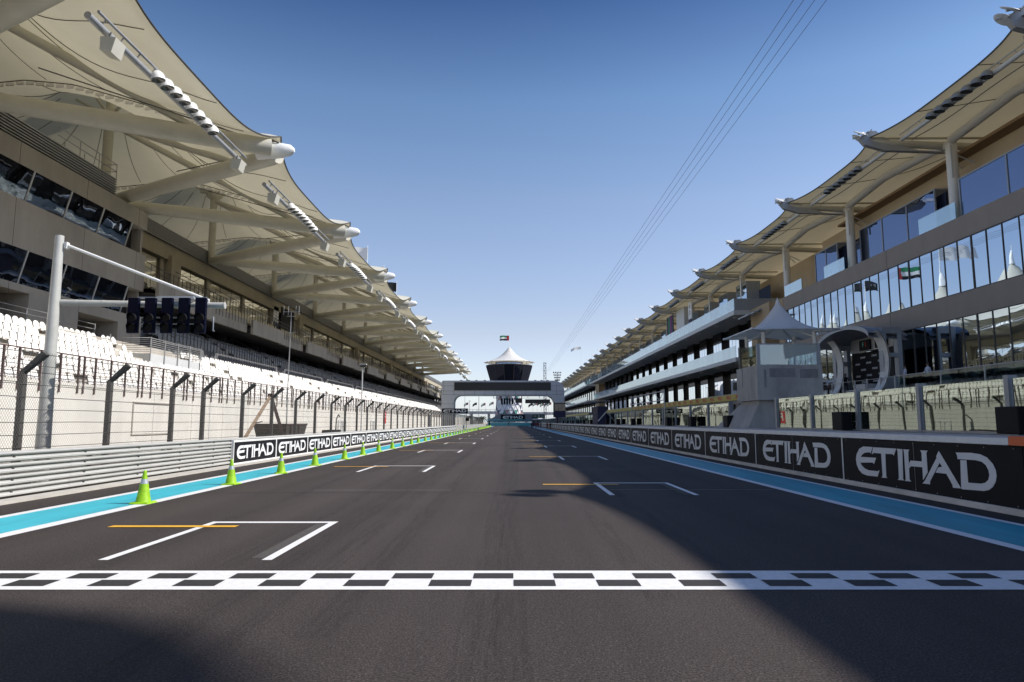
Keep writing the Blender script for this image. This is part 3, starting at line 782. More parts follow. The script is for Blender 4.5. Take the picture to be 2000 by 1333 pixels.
def roof_bay(Y0):
    ym = Y0 + 8.7
    fn = memb(0, Y0)
    b = MB(); b.grid(fn, 40, 44)
    roof = b.build('roof_canopy', m_fabL, gs)
    # seams + edge cable
    b = MB()
    pts = [Vector(fn(i/30, 0)) for i in range(31)]
    b.tube(pts, .05, 6)
    P0 = Vector((-30, ym, 0))
    for a in range(9, 369, 24):
        line = []
        for k in range(1, 28):
            d = 2.6 + .6*k
            X = -30 + d*math.cos(R(a)); yy = ym + d*math.sin(R(a))
            u = (yy-Y0)/18
            if not 0.005 < u < .995 or X < -45.5: break
            s = 2*u-1; d0 = 14.1 + .7*(1-s**4)
            v = (-X-d0)/(46-d0)
            if v < 0: break
            p = Vector(fn(u, v)); p.z -= .05; line.append(p)
        if len(line) > 2: b.tube(line, .022, 4, cap=False)
    b.build('seam_cable', m_darkst, roof)
    b = MB(); dz = 0
    line = [Vector((-d, Y0, arch(d)-.08)) for d in [13.6+.5*k for k in range(64)]]
    b.tube(line, .035, 5, 0, cap=False)
    for k in range(0, 44):
        d = 14.2+.62*k
        b.box(-d-.23, -d+.23, Y0-.05, Y0+.05, arch(d)-.34, arch(d)-.17, 1)
    b.build('ridge_arch', [m_darkst, m_seat], roof)
    # mast
    b = MB(); b.tube([(-30,ym,17.4),(-30,ym,18.2),(-30,ym,24.0)], [.2,.34,.34], 18); b.tube([(-30,ym,24),(-30,ym,24.3),(-30,ym,24.9)], [.34,.75,.55], 18); b.tube([(-30,ym,24.9),(-30,ym,31.2)], [.3,.22], 12)
    for a in range(30, 360, 60): b.tube([(-30,ym,24.4),(-30+2.2*math.cos(R(a)),ym+2.2*math.sin(R(a)),25.2)], [.14,.08], 8)
    b.build('mast', m_cream, roof)
    b = MB(); b.lathe((-30,ym,0), [(.62,29.9),(.42,31.2),(.10,32.6),(0,32.7)], 20); b.tube([(-30,ym,32.5),(-30,ym,33.4)], .05, 6); b.build('peak_cap', m_tubew, roof)
    # V booms to the tip at Y0 + 18 (from this mast and from the next)
    tip = Vector((-13.3, Y0, 18.15))
    for sgn, ya in ((-1, Y0-9.3), (1, Y0+8.7)):
        A = Vector((-30.0, ya, 17.75)); pts = [lerp(A, tip, t) for t in (0,.25,.5,.75,.93)]
        b = MB(); b.tube(pts, [.36,.47,.52,.52,.50], 20); b.build('boom', m_cream, roof)
        T = Vector((-30, ya, 23.9)); E = lerp(A, tip, .72) + Vector((0,0,.35))
        b = MB(); b.tube([T, lerp(T,E,.5), E], [.2,.27,.2], 12); b.build('strut', m_cream, roof)
    b = MB(); b.tube([tip+Vector((-2.2,0,0)), tip+Vector((-1.4,0,.02)), tip+Vector((-.7,0,.04)), tip+Vector((-.15,0,.06)), tip+Vector((.05,0,.06))], [.52,.50,.45,.32,.12], 20)
    b.build('tip_nose', m_tubew, roof)
    b = MB()
    for q in (-.35,.35):
        b.tube([tip+Vector((-.8,q,.38)), tip+Vector((-1.3,q,.60)), tip+Vector((-1.9,q*1.5,.52))], .05, 6)
    b.tube([tip+Vector((-1.3,-.5,.60)), tip+Vector((-1.3,.5,.60))], .05, 6)
    b.build('tip_clamp', m_darkst, roof)
    # stay cables from the tip along the bay
    b = MB()
    for sg_ in (1,-1):
        b.tube([tip+Vector((-1.5,.5*sg_,.3)), Vector((-24, Y0+7.2*sg_, 19.6))], .035, 5)
    b.build('stay_cable', m_darkst, roof)
    # light bar with eight dome lights (middle of the bay)
    zb = 16.64; yc = Y0 + 9.0
    b = MB(); b.tube([(-15.6,Y0+1.6,zb),(-15.6,Y0+16.4,zb)], .14, 12); b.tube([(-15.4,Y0+1.9,zb+.32),(-15.4,Y0+16.1,zb+.32)], .06, 8)
    for k in range(12): b.tube([(-15.6,Y0+2.4+k*1.2,zb),(-15.4,Y0+2.4+k*1.2,zb+.32)], .03, 5)
    b.build('light_bar', m_steel, roof)
    fl0 = None
    for k in range(8):
        yy = yc - 2.9 + .78*k; zz = zb - .12 + .10*math.sin(math.pi*k/7)
        if fl0 is None:
            q = MB(); c0 = Vector((-15.32, yy, zz))
            q.lathe((0,0,0), [(.0,.40),(.15,.375),(.27,.27),(.325,.12),(.335,-.06)], 18, 0)
            q.lathe((0,0,0), [(.33,-.06),(.30,-.07),(.26,-.02),(0,.02)], 18, 1)
            q2 = MB(); q2.merge(q, Matrix.Translation(c0) @ Matrix.Rotation(R(3), 4, 'X') @ Matrix.Rotation(R(-9), 4, 'Y') @ Matrix.Scale(.88, 4))
            q2.tube([c0+Vector((-.3,0,.1)), c0+Vector((-.1,0,.2))], .05, 6, 0)
            fl0 = q2.build('floodlight', [m_tubew, m_lampglass], roof); z00 = zz; y00 = yy
        else:
            c = fl0.copy(); C.objects.link(c); c.parent = roof; c.location = (0, yy-y00, zz-z00)
    for yy in (Y0+3.0, Y0+15.2):
        q = MB(); q.hexa([(-15.75,yy-.34,zb-.72),(-15.3,yy-.34,zb-.84),(-15.3,yy+.34,zb-.84),(-15.75,yy+.34,zb-.72)],[(-15.75,yy-.34,zb-.2),(-15.15,yy-.34,zb-.24),(-15.15,yy+.34,zb-.24),(-15.75,yy+.34,zb-.2)])
        q.build('loudspeaker', m_cream, roof)
        q = MB(); q.tube([(-15.5,yy-.25,zb-.24),(-15.4,yy-.25,zb)], .03, 5); q.tube([(-15.5,yy+.25,zb-.24),(-15.4,yy+.25,zb)], .03, 5); q.build('speaker_bracket', m_darkst, roof)
    return roof
R0 = TY0 - 36
roof0 = roof_bay(R0)
for i in range(1, 13):
    c = copy_tree(roof0, gs); c.location.y = roof0.location.y + 18.0*i

# flagpoles on the peaks of the left roof
def flag_mb(c, sgn, W, H, cols, n=12, ph=0.0, droop=.10):
    """waving flag hanging from the hoist at c, flying towards sgn*X with width W"""
    b = MB()
    def fn(u, v):
        wv = .14*W*math.sin(u*5.2+ph+v*.7)*u
        return (c[0]+sgn*W*u*.95, c[1]+wv, c[2]-H*(1-v)-droop*H*u*u - .03*H*math.sin(u*7+ph))
    def mf(u, v):
        if cols == 'uae': return 0 if u < .24 else (3 if v < .32 else (2 if v < .65 else 1))
        return 0
    b.grid(fn, n, 6, mf=mf); return b
m_uae = [m_red, M('flag_green',(.01,.22,.08),.8), M('flag_white',(.75,.75,.75),.8), M('flag_black',(.015,.015,.015),.8)]
def flagpole(x, y, z0, z1, kind, label, W=3.4, H=1.9, sgn=-1, droop=.1):
    fpo = empty('flagpole', (x, y, z0), label, 'flagpole', 'flagpoles')
    b = MB(); b.tube([(x,y,z0),(x,y,z1)], [.09,.05], 8); b.lathe((x,y,z1), [(.0,-.1),(.11,0),(0,.12)], 8); b.build('pole', m_tubew, fpo)
    c = (x + sgn*.07, y, z1-.35)
    if kind == 'uae': flag_mb(c, sgn, W, H, 'uae', droop=droop).build('flag', m_uae, fpo)
    elif kind == 'white':
        f_ = flag_mb(c, sgn, W, H, 'p', ph=1, droop=droop).build('flag', [m_uae[2]], fpo)
        b = MB(); b.merge(text_mb('YMC', .8), Matrix.Translation((x+sgn*W*.55, y-.30, z1-.35-H*.55)) @ FACE_NY); b.build('flag_print', m_greybl, f_)
    else:
        f_ = flag_mb(c, sgn, W, H, 'p', ph=2, droop=droop).build('flag', [m_uae[3]], fpo)
        b = MB(); b.merge(text_mb('F1', 1.2), Matrix.Translation((x+sgn*W*.5, y-.40, z1-.35-H*.55)) @ FACE_NY); b.build('flag_print', m_signlet, f_)
    return fpo
ym_ = lambda k: 48.6 + 18.0*k
flagpole(-30, ym_(5), 32.6, 38.2, 'white', 'flagpole flying a white flag on a left roof peak', 5, 2.6)
flagpole(-30, ym_(6), 32.6, 38.2, 'uae', 'flagpole with red, green, white and black flag on a left roof peak', 5, 2.6)
flagpole(-30, ym_(7), 32.6, 38.2, 'black', 'flagpole flying a black flag on a left roof peak', 4.5, 2.4)

# ------------------------------------------------------------------ things behind the left fence
lp = empty('lamp_post', (-13.6, 62, 0), 'slim pale pole with square floodlight head behind the left fence', 'lamp post')
b = MB(); b.tube([(-13.6,62,0),(-13.6,62,6.95)], .055, 10); b.build('pole', m_ltgrey, lp)
b = MB(); b.box(-13.85,-13.25,61.8,62.2,6.95,7.05); b.hexa([(-13.75,61.85,6.7),(-13.35,61.85,6.7),(-13.35,62.15,6.7),(-13.75,62.15,6.7)],[(-13.8,61.8,6.94),(-13.2,61.8,6.94),(-13.2,62.2,6.94),(-13.8,62.2,6.94)],1); b.build('lamp_head', [m_ltgrey, m_lampglass], lp)
an = empty('antenna_mast', (-14.6, 44.5, 0), 'thin guyed antenna mast with small aerials beside the grey bin', 'antenna')
b = MB(); b.tube([(-14.6,44.5,0),(-14.6,44.5,4),(-14.55,44.5,9.0)], [.045,.035,.025], 6); b.build('pole', m_steel, an)
b = MB()
for z, wd in ((9.0,.55),(8.7,.3),(7.6,.35)): b.tube([(-14.55-wd,44.5,z),(-14.55+wd,44.5,z)], .022, 5)
for dx in (-.5,-.2,.3,.5): b.tube([(-14.55+dx,44.5,8.8),(-14.55+dx,44.5,9.4)], .02, 5)
b.build('aerial', m_steel, an)
af = empty('rigging_frame', (-15.2, 42.2, 0), 'weathered A-shaped steel frame leaning behind the left fence', 'steel frame')
b = MB(); b.tube([(-15.8,39.5,0),(-14.8,42.0,3.4)], .13, 4, smooth=False); b.build('leg', M('rusty_cream_paint',(.42,.34,.24),.8,noise=.6,nscale=5,col2=(.20,.11,.06)), af)
b = MB(); b.tube([(-14.5,44.0,.6),(-14.8,42.0,3.4)], .12, 4, smooth=False); b.build('leg', m_brownst, af)
b = MB(); b.tube([(-15.3,40.7,1.7),(-15.0,41.3,1.8)], .04, 5); b.box(-14.95,-14.65,41.85,42.15,3.3,3.5); b.build('joint_plate', m_brownst, af)
bn = empty('rubbish_skip', (-15.3, 45, 0), 'open grey skip standing behind the left fence', 'skip')
b = MB(); b.hexa([(-16.2,44.2,.1),(-14.5,44.2,.1),(-14.5,47.4,.1),(-16.2,47.4,.1)],[(-16.4,43.6,1.6),(-14.3,43.6,1.6),(-14.3,48,1.6),(-16.4,48,1.6)]); b.build('bin_body', m_darkst, bn)
b = MB(); b.box(-16.45,-14.25,43.55,43.65,1.6,1.68); b.box(-14.35,-14.25,43.65,48.0,1.6,1.68); b.box(-14.28,-14.22,44.4,44.5,.3,1.6); b.box(-14.28,-14.22,46,46.1,.3,1.6); b.build('rim', m_brownst, bn)
for i, yy in enumerate((57.5, 70.5)):
    fr = empty('frame_stand', (-14.2, yy, 0), 'small white tubular stand behind the left fence, %s the lamp post' % ('nearer than' if i == 0 else 'beyond'), 'stand', 'tubular stands')
    b = MB()
    for (ya, yb, z) in ((-1.3,1.3,1.9),(-1.3,1.3,1.0)): b.tube([(-14.2,yy+ya,z),(-14.2,yy+yb,z)], .05, 6)
    for dy in (-1.3,-.3,.3,1.3): b.tube([(-14.2,yy+dy,0 if abs(dy)>1 else 1.0),(-14.2,yy+dy,1.9)], .05, 6)
    b.build('tube_frame', m_tubew, fr)
    b = MB(); b.box(-14.5,-13.9,yy-1.35,yy-1.2,0,.06); b.box(-14.5,-13.9,yy+1.2,yy+1.35,0,.06); b.build('foot', m_steel, fr)
gp = empty('wall_sign', (-19.58, 105.5, 1.9), 'red square sign with a white letter on the pale grandstand wall', 'sign')
b = MB(); b.box(-19.59,-19.53,104.4,106.6,1.6,3.4); b.build('panel', m_red, gp)
b = MB(); b.merge(text_mb('F', 1.6, bold=.04), Matrix.Translation((-19.52,105.5,2.5)) @ FACE_PX); b.build('lettering', m_signlet, gp)
pm = empty('wall_frame', (-19.58, 37.5, 2.0), 'faded rectangular frame mark on the grandstand wall near the skip', 'frame')
b = MB(); y0_, y1_ = 35.4, 39.6
b.box(-19.59,-19.54,y0_,y1_,2.75,2.83); b.box(-19.59,-19.54,y0_,y1_,1.1,1.18); b.box(-19.59,-19.54,y0_,y0_+.08,1.18,2.75); b.box(-19.59,-19.54,y1_-.08,y1_,1.18,2.75)
b.build('frame_bar', m_kerb, pm)
# hanging board over the fence near the gantry
hs = empty('overhead_board', (-13.2, 150, 0), 'wide black board with white airline lettering high on the left fence before the gantry', 'sign')
b = MB(); b.box(-15.35,-9.65,150,150.15,3.7,4.75); b.build('panel', m_signblk, hs)
b = MB(); b.merge(letters(5.0,.66), Matrix.Translation((-12.5,149.99,4.22)) @ FACE_NY); b.build('lettering', m_signlet, hs)
for xx in (-15.0,-10.0):
    b = MB(); b.box(xx-.06,xx+.06,150.16,150.3,0,4.7); b.build('post', m_darkst, hs)
bx = empty('marshal_box', (-9.9, 142, 0), 'small dark panel on a post above the left barrier, below the overhead board', 'signal panel')
b = MB(); b.box(-9.6,-8.9,142,142.2,2.0,2.6); b.build('panel', m_blk, bx); b = MB(); b.box(-9.95,-9.85,142,142.1,0,2.6); b.box(-9.85,-9.6,142.02,142.1,2.3,2.36); b.build('post', m_tubew, bx)
for i, (yy, z0, cx) in enumerate(((51.5, .0, -13.5),)):
    bl = empty('air_blower', (cx, yy, 0), 'small dark low machine with bent pipe behind the left boards', 'machine')
    b = MB(); b.hexa([(cx-.5,yy-1.3,.3),(cx+.5,yy-1.3,.3),(cx+.5,yy+1.3,.3),(cx-.5,yy+1.3,.3)],[(cx-.4,yy-1.1,1.2),(cx+.4,yy-1.1,1.2),(cx+.4,yy+1.1,1.2),(cx-.4,yy+1.1,1.2)]); b.build('housing', m_blk, bl)
    b = MB(); b.tube([(cx,yy+1.2,1.1),(cx,yy+1.35,2.0),(cx,yy+1.9,2.35),(cx,yy+2.3,2.2)], .05, 6); b.build('pipe', m_darkst, bl)

# ------------------------------------------------------------------ pit wall and what stands on it
pw = empty('pit_wall', (10.2, 10, 0), 'low concrete pit wall with a white coping on the right', 'wall')
YW = 272.0
b = MB(); b.box(9.80, 10.95, -14, YW, 0, 1.30); b.build('wall_core', m_conc, pw)
b = MB(); b.box(9.63, 10.15, 13.4, YW, 1.325, 1.46); b.build('coping', m_coping, pw)
b = MB(); b.box(10.16, 11.0, 12, YW, 1.302, 1.50)
for i in range(40): b.box(10.14, 10.155, 14+3*i, 14.05+3*i, 1.47, 1.5, 1)
b.build('ledge', [m_greybl, m_steel], pw)
b = MB(); b.box(9.63, 10.15, 12.88, 13.38, 1.325, 1.5); b.box(9.63,10.15,12.2,12.84,1.325,1.5); b.build('orange_block', m_orange, pw)
b = MB()
for i in range(12): b.box(9.66, 9.79, 11.9+.1*i, 11.96+.1*i, .125, 1.32)
b.build('gate_slat', m_blk, pw)
gsn = empty('glass_screen', (10.9, 20, 1.5), 'row of tall glass panels between grey posts standing on the pit wall', 'glass screen')
ys = [8.3, 11.65, 15.0, 18.3, 21.6, 24.9, 28.2] 
pp = MB(); pp.box(10.84, 11.06, 14.93, 15.07, 1.5, 2.80); po = pp.build('screen_post', m_greybl, gsn)
yl = ys + [34.3+3.8*i for i in range(60)]
yl = [q for q in yl if q < 252]
for q in yl:
    if abs(q-15.0) < .01: continue
    c = po.copy(); C.objects.link(c); c.parent = gsn; c.location.y = q - 15.0
for a, c_ in zip(yl, yl[1:]):
    if a > 28: 
        if a < 30: continue
    b = MB(); b.box(10.90, 10.92, a+.13, c_-.12, 1.56, 2.72); b.build('glass_pane', m_glassp, gsn)
b = MB(); b.box(10.86,10.98,8,28.3,1.502,1.558); b.box(10.86,10.98,34.3,252,1.502,1.558); b.build('bottom_rail', m_steel, gsn)
def monitor(y):
    t = empty('timing_monitor', (10.4, y, 1.5))
    b = MB(); b.box(10.46, 10.80, y, y+.68, 1.52, 2.10); b.build('cabinet', m_blk, t, bevel=.025)
    b = MB(); b.box(10.49, 10.74, y-.012, y-.002, 1.58, 2.05)
    for z in (1.7,1.8,1.9,2.0): b.box(10.77,10.78,y-.02,y-.003,z,z+.01,1)
    b.build('rear_panel', [m_blk, m_steel], t)
    b = MB(); b.tube([(10.8,y-.1,1.8),(10.84,y-.2,1.78),(10.84,y-.1,1.6)], .012, 5); b.box(10.5,10.7,y+.1,y+.5,1.5,1.525); b.build('bracket', m_steel, t)
    return t
mt = monitor(14.2)
my = [14.2, 21.8, 33.4, 40.2, 46.4, 60.0, 68.5, 76.5, 84, 92, 101, 110, 120, 131, 142]
for i, yy in enumerate(my):
    o = mt if i == 0 else copy_tree(mt)
    o.location.y = yy
    tag(o, 'black boxed monitor on the pit wall coping, %s from the camera' % ('nearest to' if False else ordw(i+1)), 'monitor', 'black monitors on the pit wall')
# folded dark team stand on the pit wall
ts = empty('team_stand', (10.6, 77, 1.5), 'dark canopied team stand on the pit wall with a white diagonal stripe', 'pit stand')
b = MB(); b.box(9.9,11.0,79.5,84.5,1.5,3.6); b.build('cabin', m_indigo, ts)
b = MB(); b.hexa([(9.0,78.6,3.95),(11.2,78.6,4.15),(11.2,85.2,4.15),(9.0,85.2,3.95)],[(9.0,78.6,4.05),(11.2,78.6,4.35),(11.2,85.2,4.35),(9.0,85.2,4.05)]); b.build('canopy', m_concdk, ts)
b = MB(); b.tube([(9.95,79.4,1.9),(10.95,79.4,3.0)], .07, 5); b.build('stripe', m_tubew, ts)
tf = empty('truss_frame', (10.8, 45, 1.5), 'light aluminium truss frame rising above the glass screen', 'truss')
b = MB()
for (ya, yb) in ((49, 62.5),):
    for z in (3.35, 4.0): b.tube([(10.9,ya,z),(10.9,yb,z)], .035, 5)
    n = 8
    for k in range(n): b.tube([(10.9,ya+(yb-ya)*k/n,3.35 if k % 2 else 4.0),(10.9,ya+(yb-ya)*(k+1)/n,4.0 if k % 2 else 3.35)], .025, 5)
    for yy in (ya, yb): b.tube([(10.9,yy,1.5),(10.9,yy,4.1)], .05, 6)
b.build('truss_tube', m_galv, tf)

# ------------------------------------------------------------------ concrete starter's tower with tent roof
st = empty('starter_tower', (12.3, 31.6, 0), "raw concrete starter's box on a pedestal with a pointed white tent roof", 'tower')
b = MB()
b.hexa([(10.5,30.6,1.5),(12.3,30.5,0),(12.3,34.6,0),(10.5,35.4,1.5)],[(11.1,30.6,2.74),(12.3,30.6,2.74),(12.3,32.9,2.74),(11.1,32.9,2.74)]); b.box(11.35,12.25,30.7,34,0,2.74)
b.build('pedestal', m_rawc, st)
b = MB(); b.box(10.9,13.8,30.3,33.1,2.745,4.05); b.box(10.9,13.8,30.3,30.45,4.05,4.3); b.box(10.9,11.05,30.45,33.1,4.05,4.3); b.box(13.65,13.8,30.45,33.1,4.05,4.3)
b.box(11.45,12.6,30.293,30.2995,3.75,4.15,1); b.box(12.8,13.6,30.294,30.2995,3.72,4.12,1); b.box(11.2,11.3,30.292,30.2995,3.3,4.1,1); b.box(10.895,10.8995,32.2,32.35,3.4,4.3,1)
b.build('concrete_box', [m_rawc, M('patch_concrete',(.27,.265,.27),.9,noise=.25,nscale=2)], st)  # second material: darker patches in the cast concrete
b = MB(); b.box(10.95,13.75,30.36,30.385,4.32,5.22); b.build('glass_parapet', m_glassf, st)
b = MB(); b.box(11.0,11.02,30.45,33.0,4.32,5.22); b.build('side_glass', m_glass, st)
b = MB()
for xx in (10.93,13.62): b.box(xx,xx+.14,30.32,30.44,4.3,5.26)
b.box(10.95,13.75,30.35,30.40,5.23,5.27); b.build('parapet_post', m_greybl, st)
b = MB(); b.box(10.97,11.07,32.7,32.95,3.6,5.35); b.box(11.15,11.25,32.7,32.95,4.1,5.35); b.build('door_frame', m_darkst, st)
tc_ = Vector((12.5,31.7,0)); rim = 5.93
def tent(cx, cy, half, zr, zp, ring=.07, nz=18):
    b = MB()
    n = 48; vs = []
    for i in range(nz+1):
        t = i/nz
        rr = ring + (1-ring)*(1-t)
        zz = zr + (zp-zr)*(.06*t + .94*(t**2.3))
        for j in range(n):
            a = 2*math.pi*j/n
            sq = half / max(abs(math.cos(a)), abs(math.sin(a)))
            sag = 1 - .09*math.sin(2*a)**2*0 - .07*abs(math.cos(2*a))*(1-t)
            corner = lerp(half*1.05, sq, (1-t)**1.2)
            r_ = corner*rr*sag
            vs.append((cx+r_*math.cos(a), cy+r_*math.sin(a), zz - .06*half*abs(math.sin(2*a))*(1-t)**2))
    b.add(vs, [(i*n+j, i*n+(j+1)%n, (i+1)*n+(j+1)%n, (i+1)*n+j) for i in range(nz) for j in range(n)], 0, True)
    return b
b = tent(tc_.x, tc_.y, 1.95, rim, 7.22); b.lathe((tc_.x,tc_.y,0), [(.16,7.12),(.13,7.25),(.0,7.62)], 16, 0); b.build('tent_roof', m_fabW, st)
b = MB(); b.lathe((tc_.x,tc_.y,0), [(.165,7.1),(.175,7.14),(.165,7.18)], 20)
b.build('peak_ring', m_steel, st)
b = MB()
for sx, sy in ((-1,-1),(1,-1),(1,1),(-1,1)):
    b.tube([(tc_.x+sx*1.15,tc_.y+sy*1.1,4.05),(tc_.x+sx*1.15,tc_.y+sy*1.1,5.85)], .085, 12)
    b.tube([(tc_.x+sx*1.15,tc_.y+sy*1.1,5.85),(tc_.x+sx*2.0,tc_.y+sy*2.0,5.86)], .05, 8)
    b.tube([(tc_.x+sx*1.15,tc_.y+sy*1.1,5.6),(tc_.x,tc_.y,6.3)], .04, 6)
b.tube([(tc_.x-1.95,tc_.y-1.95,5.86),(tc_.x+1.95,tc_.y-1.95,5.86),(tc_.x+1.95,tc_.y+1.95,5.86),(tc_.x-1.95,tc_.y+1.95,5.86),(tc_.x-1.95,tc_.y-1.95,5.86)], .035, 6)
b.build('tent_post', m_tubew, st)
for i, (xx, yy, ww) in enumerate(((11.45,30.6,.14),)):
    pass

# ------------------------------------------------------------------ pit building
pb = empty('pit_building', (30, 40, 0), 'long taupe pit building on the right with mirror glass bands, balconies and a tensile roof', 'building')
YM0, YM1 = -14.0, 74.5
b = MB()
b.box(30.0,34,YM0,YM1,8.75,10.35); b.box(30.0,34,YM0,YM1,13.95,15.45)
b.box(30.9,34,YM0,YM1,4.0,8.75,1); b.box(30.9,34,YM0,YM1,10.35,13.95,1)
b.box(30.0,30.9,YM1-.35,YM1,4.0,8.75); b.box(30.0,30.9,YM1-.35,YM1,10.35,13.95)
for yy in (-10, 10.3, 33.2, 53.5):
    b.box(29.995,30.0,yy,yy+.06,8.76,10.34,2); b.box(29.995,30.0,yy,yy+.06,13.96,15.44,2)
b.build('facade', [m_pitconc, m_void, m_darkst], pb)
b = MB(); b.box(27.0,34,YM0,YM1+5,3.72,4.0); b.build('terrace_slab', m_conc, pb)
pit = 1.42
def glass_band(z0, z1, x, y0, y1, name='window'):
    y = y0
    while y < y1-.2:
        ye = min(y+5*pit, y1)
        q = MB(); yy = y
        while yy < ye-.1:
            dx = random.uniform(-.006,.006); dy = random.uniform(-.007,.007); e = min(yy+pit, ye)
            q.add([(x+dx,yy+.02,z0),(x-dx,e-.02,z0),(x-dx+dy,e-.02,z1),(x+dx+dy,yy+.02,z1)], [(0,1,2,3)], 0)
            yy += pit
        wo = q.build(name, m_mirror, pb)
        q = MB(); yy = y; k = 0
        while yy < ye-.1:
            wd = .05 if k == 0 else .02
            q.box(x-.05, x+.02, yy-wd, yy+wd, z0, z1); yy += pit; k += 1
        q.box(x-.06,x+.04,y,ye,z0,z0+.05); q.box(x-.06,x+.04,y,ye,z1-.05,z1)
        q.build('window_frame', m_darkst, wo)
        y = ye
glass_band(10.36, 13.94, 30.06, 3.8-17, YM1-.36)
glass_band(4.02, 8.74, 30.06, 3.8-17, YM1-.36)
# penthouse over the main block
b = MB(); b.box(32.6,44,YM0,70,15.45,20.55); b.box(31.6,44.5,YM0,64.5,20.552,20.75,1); b.box(34,46,70,240,15.45,20.55); b.box(34,46,YM0,YM1+180,4,15.4)
b.build('penthouse', [m_pittan, m_brown], pb)
for (ya, yb, xo, zt) in ((-14,-1,31.6,19),(2,14,31.6,19),(16,29,30.4,18.1),(31.5,44.8,30.4,18.1),(49.4,60.4,31.6,19),(64.8,69.6,31.6,19)):
    q = MB(); n = max(2, round((yb-ya)/3.9)); 
    for j in range(n):
        a = ya+(yb-ya)*j/n; c = ya+(yb-ya)*(j+1)/n
        q.box(xo,xo+.04,a+.04,c-.04,15.46,zt,0)
    q.box(xo,xo+.98,ya-.04,ya,15.46,zt,0); q.box(xo,xo+.98,yb,yb+.04,15.46,zt,0); q.box(xo+.05,32.59,ya,yb,zt+.001,zt+.02,0)
    wo = q.build('window', m_mirrorb, pb)
    q = MB()
    for j in range(n+1): q.box(xo-.05,xo+.06,ya+(yb-ya)*j/n-.05,ya+(yb-ya)*j/n+.05,15.46,zt+.02)
    q.box(xo-.04,xo+1.0,ya-.05,yb+.05,zt+.021,zt+.12); q.box(xo-.04,xo+.05,ya,yb,15.46,15.55); q.build('window_frame', m_greybl, wo)
b = MB()
for (ya, yb) in ((29.1,31.4),(45.0,49.2),(60.6,64.6),(69.8,74.2)):
    b = MB(); b.box(30.1,30.13,ya,yb,15.46,16.65); b.build('glass_balustrade', m_glass, pb)
b = MB(); b.box(30.14,32,74.2,74.23,15.46,16.65); b.build('glass_balustrade', m_glass, pb)
for (ya, yb) in ((45.0,49.2),(60.6,64.6)):
    b = MB(); b.box(32.52,32.56,ya,yb,15.46,18.9); b.build('window', m_mirrorb, pb)
b = MB(); y = 66.5
for yy in [68.8+.9*k for k in range(7)]: b.box(30.14,30.19,yy,yy+.04,15.46,16.6)
b.build('balustrade_post', m_steel, pb)
# garages and lower front
b = MB(); b.box(27.4,30,YM0,82,0,3.72,0); b.box(27.2,27.39,YM0,37.3,3.05,3.70,1); y = -10
while y < 82: b.box(27.0,27.35,y,y+.5,0,3.7,2); y += 6.2
b.build('garage_front', [m_pitconc, m_ltgrey, m_greybl], pb)
b = MB(); b.merge(text_mb('MARUSSIA', .48), Matrix.Translation((27.19,35.2,3.36)) @ FACE_NX); b.build('garage_lettering', m_blk, pb)
# terrace railing
b = MB(); b.tube([(27.1,YM0,5.0),(27.1,48.0,5.0)], .035, 6); y = YM0+.4
while y < 48: b.box(27.06,27.14,y-.03,y+.03,4.0,4.98); y += 4.05
y = 48.3
while y < 62: b.box(27.05,27.15,y-.035,y+.035,4.0,5.05); y += 1.9
b.tube([(27.1,48.3,4.98),(27.1,62,4.98)], .02, 5); b.build('terrace_railing', m_galv, pb)
b = MB(); b.box(27.09,27.11,YM0,47.8,4.05,4.95); b.build('terrace_glass', m_glass, pb)
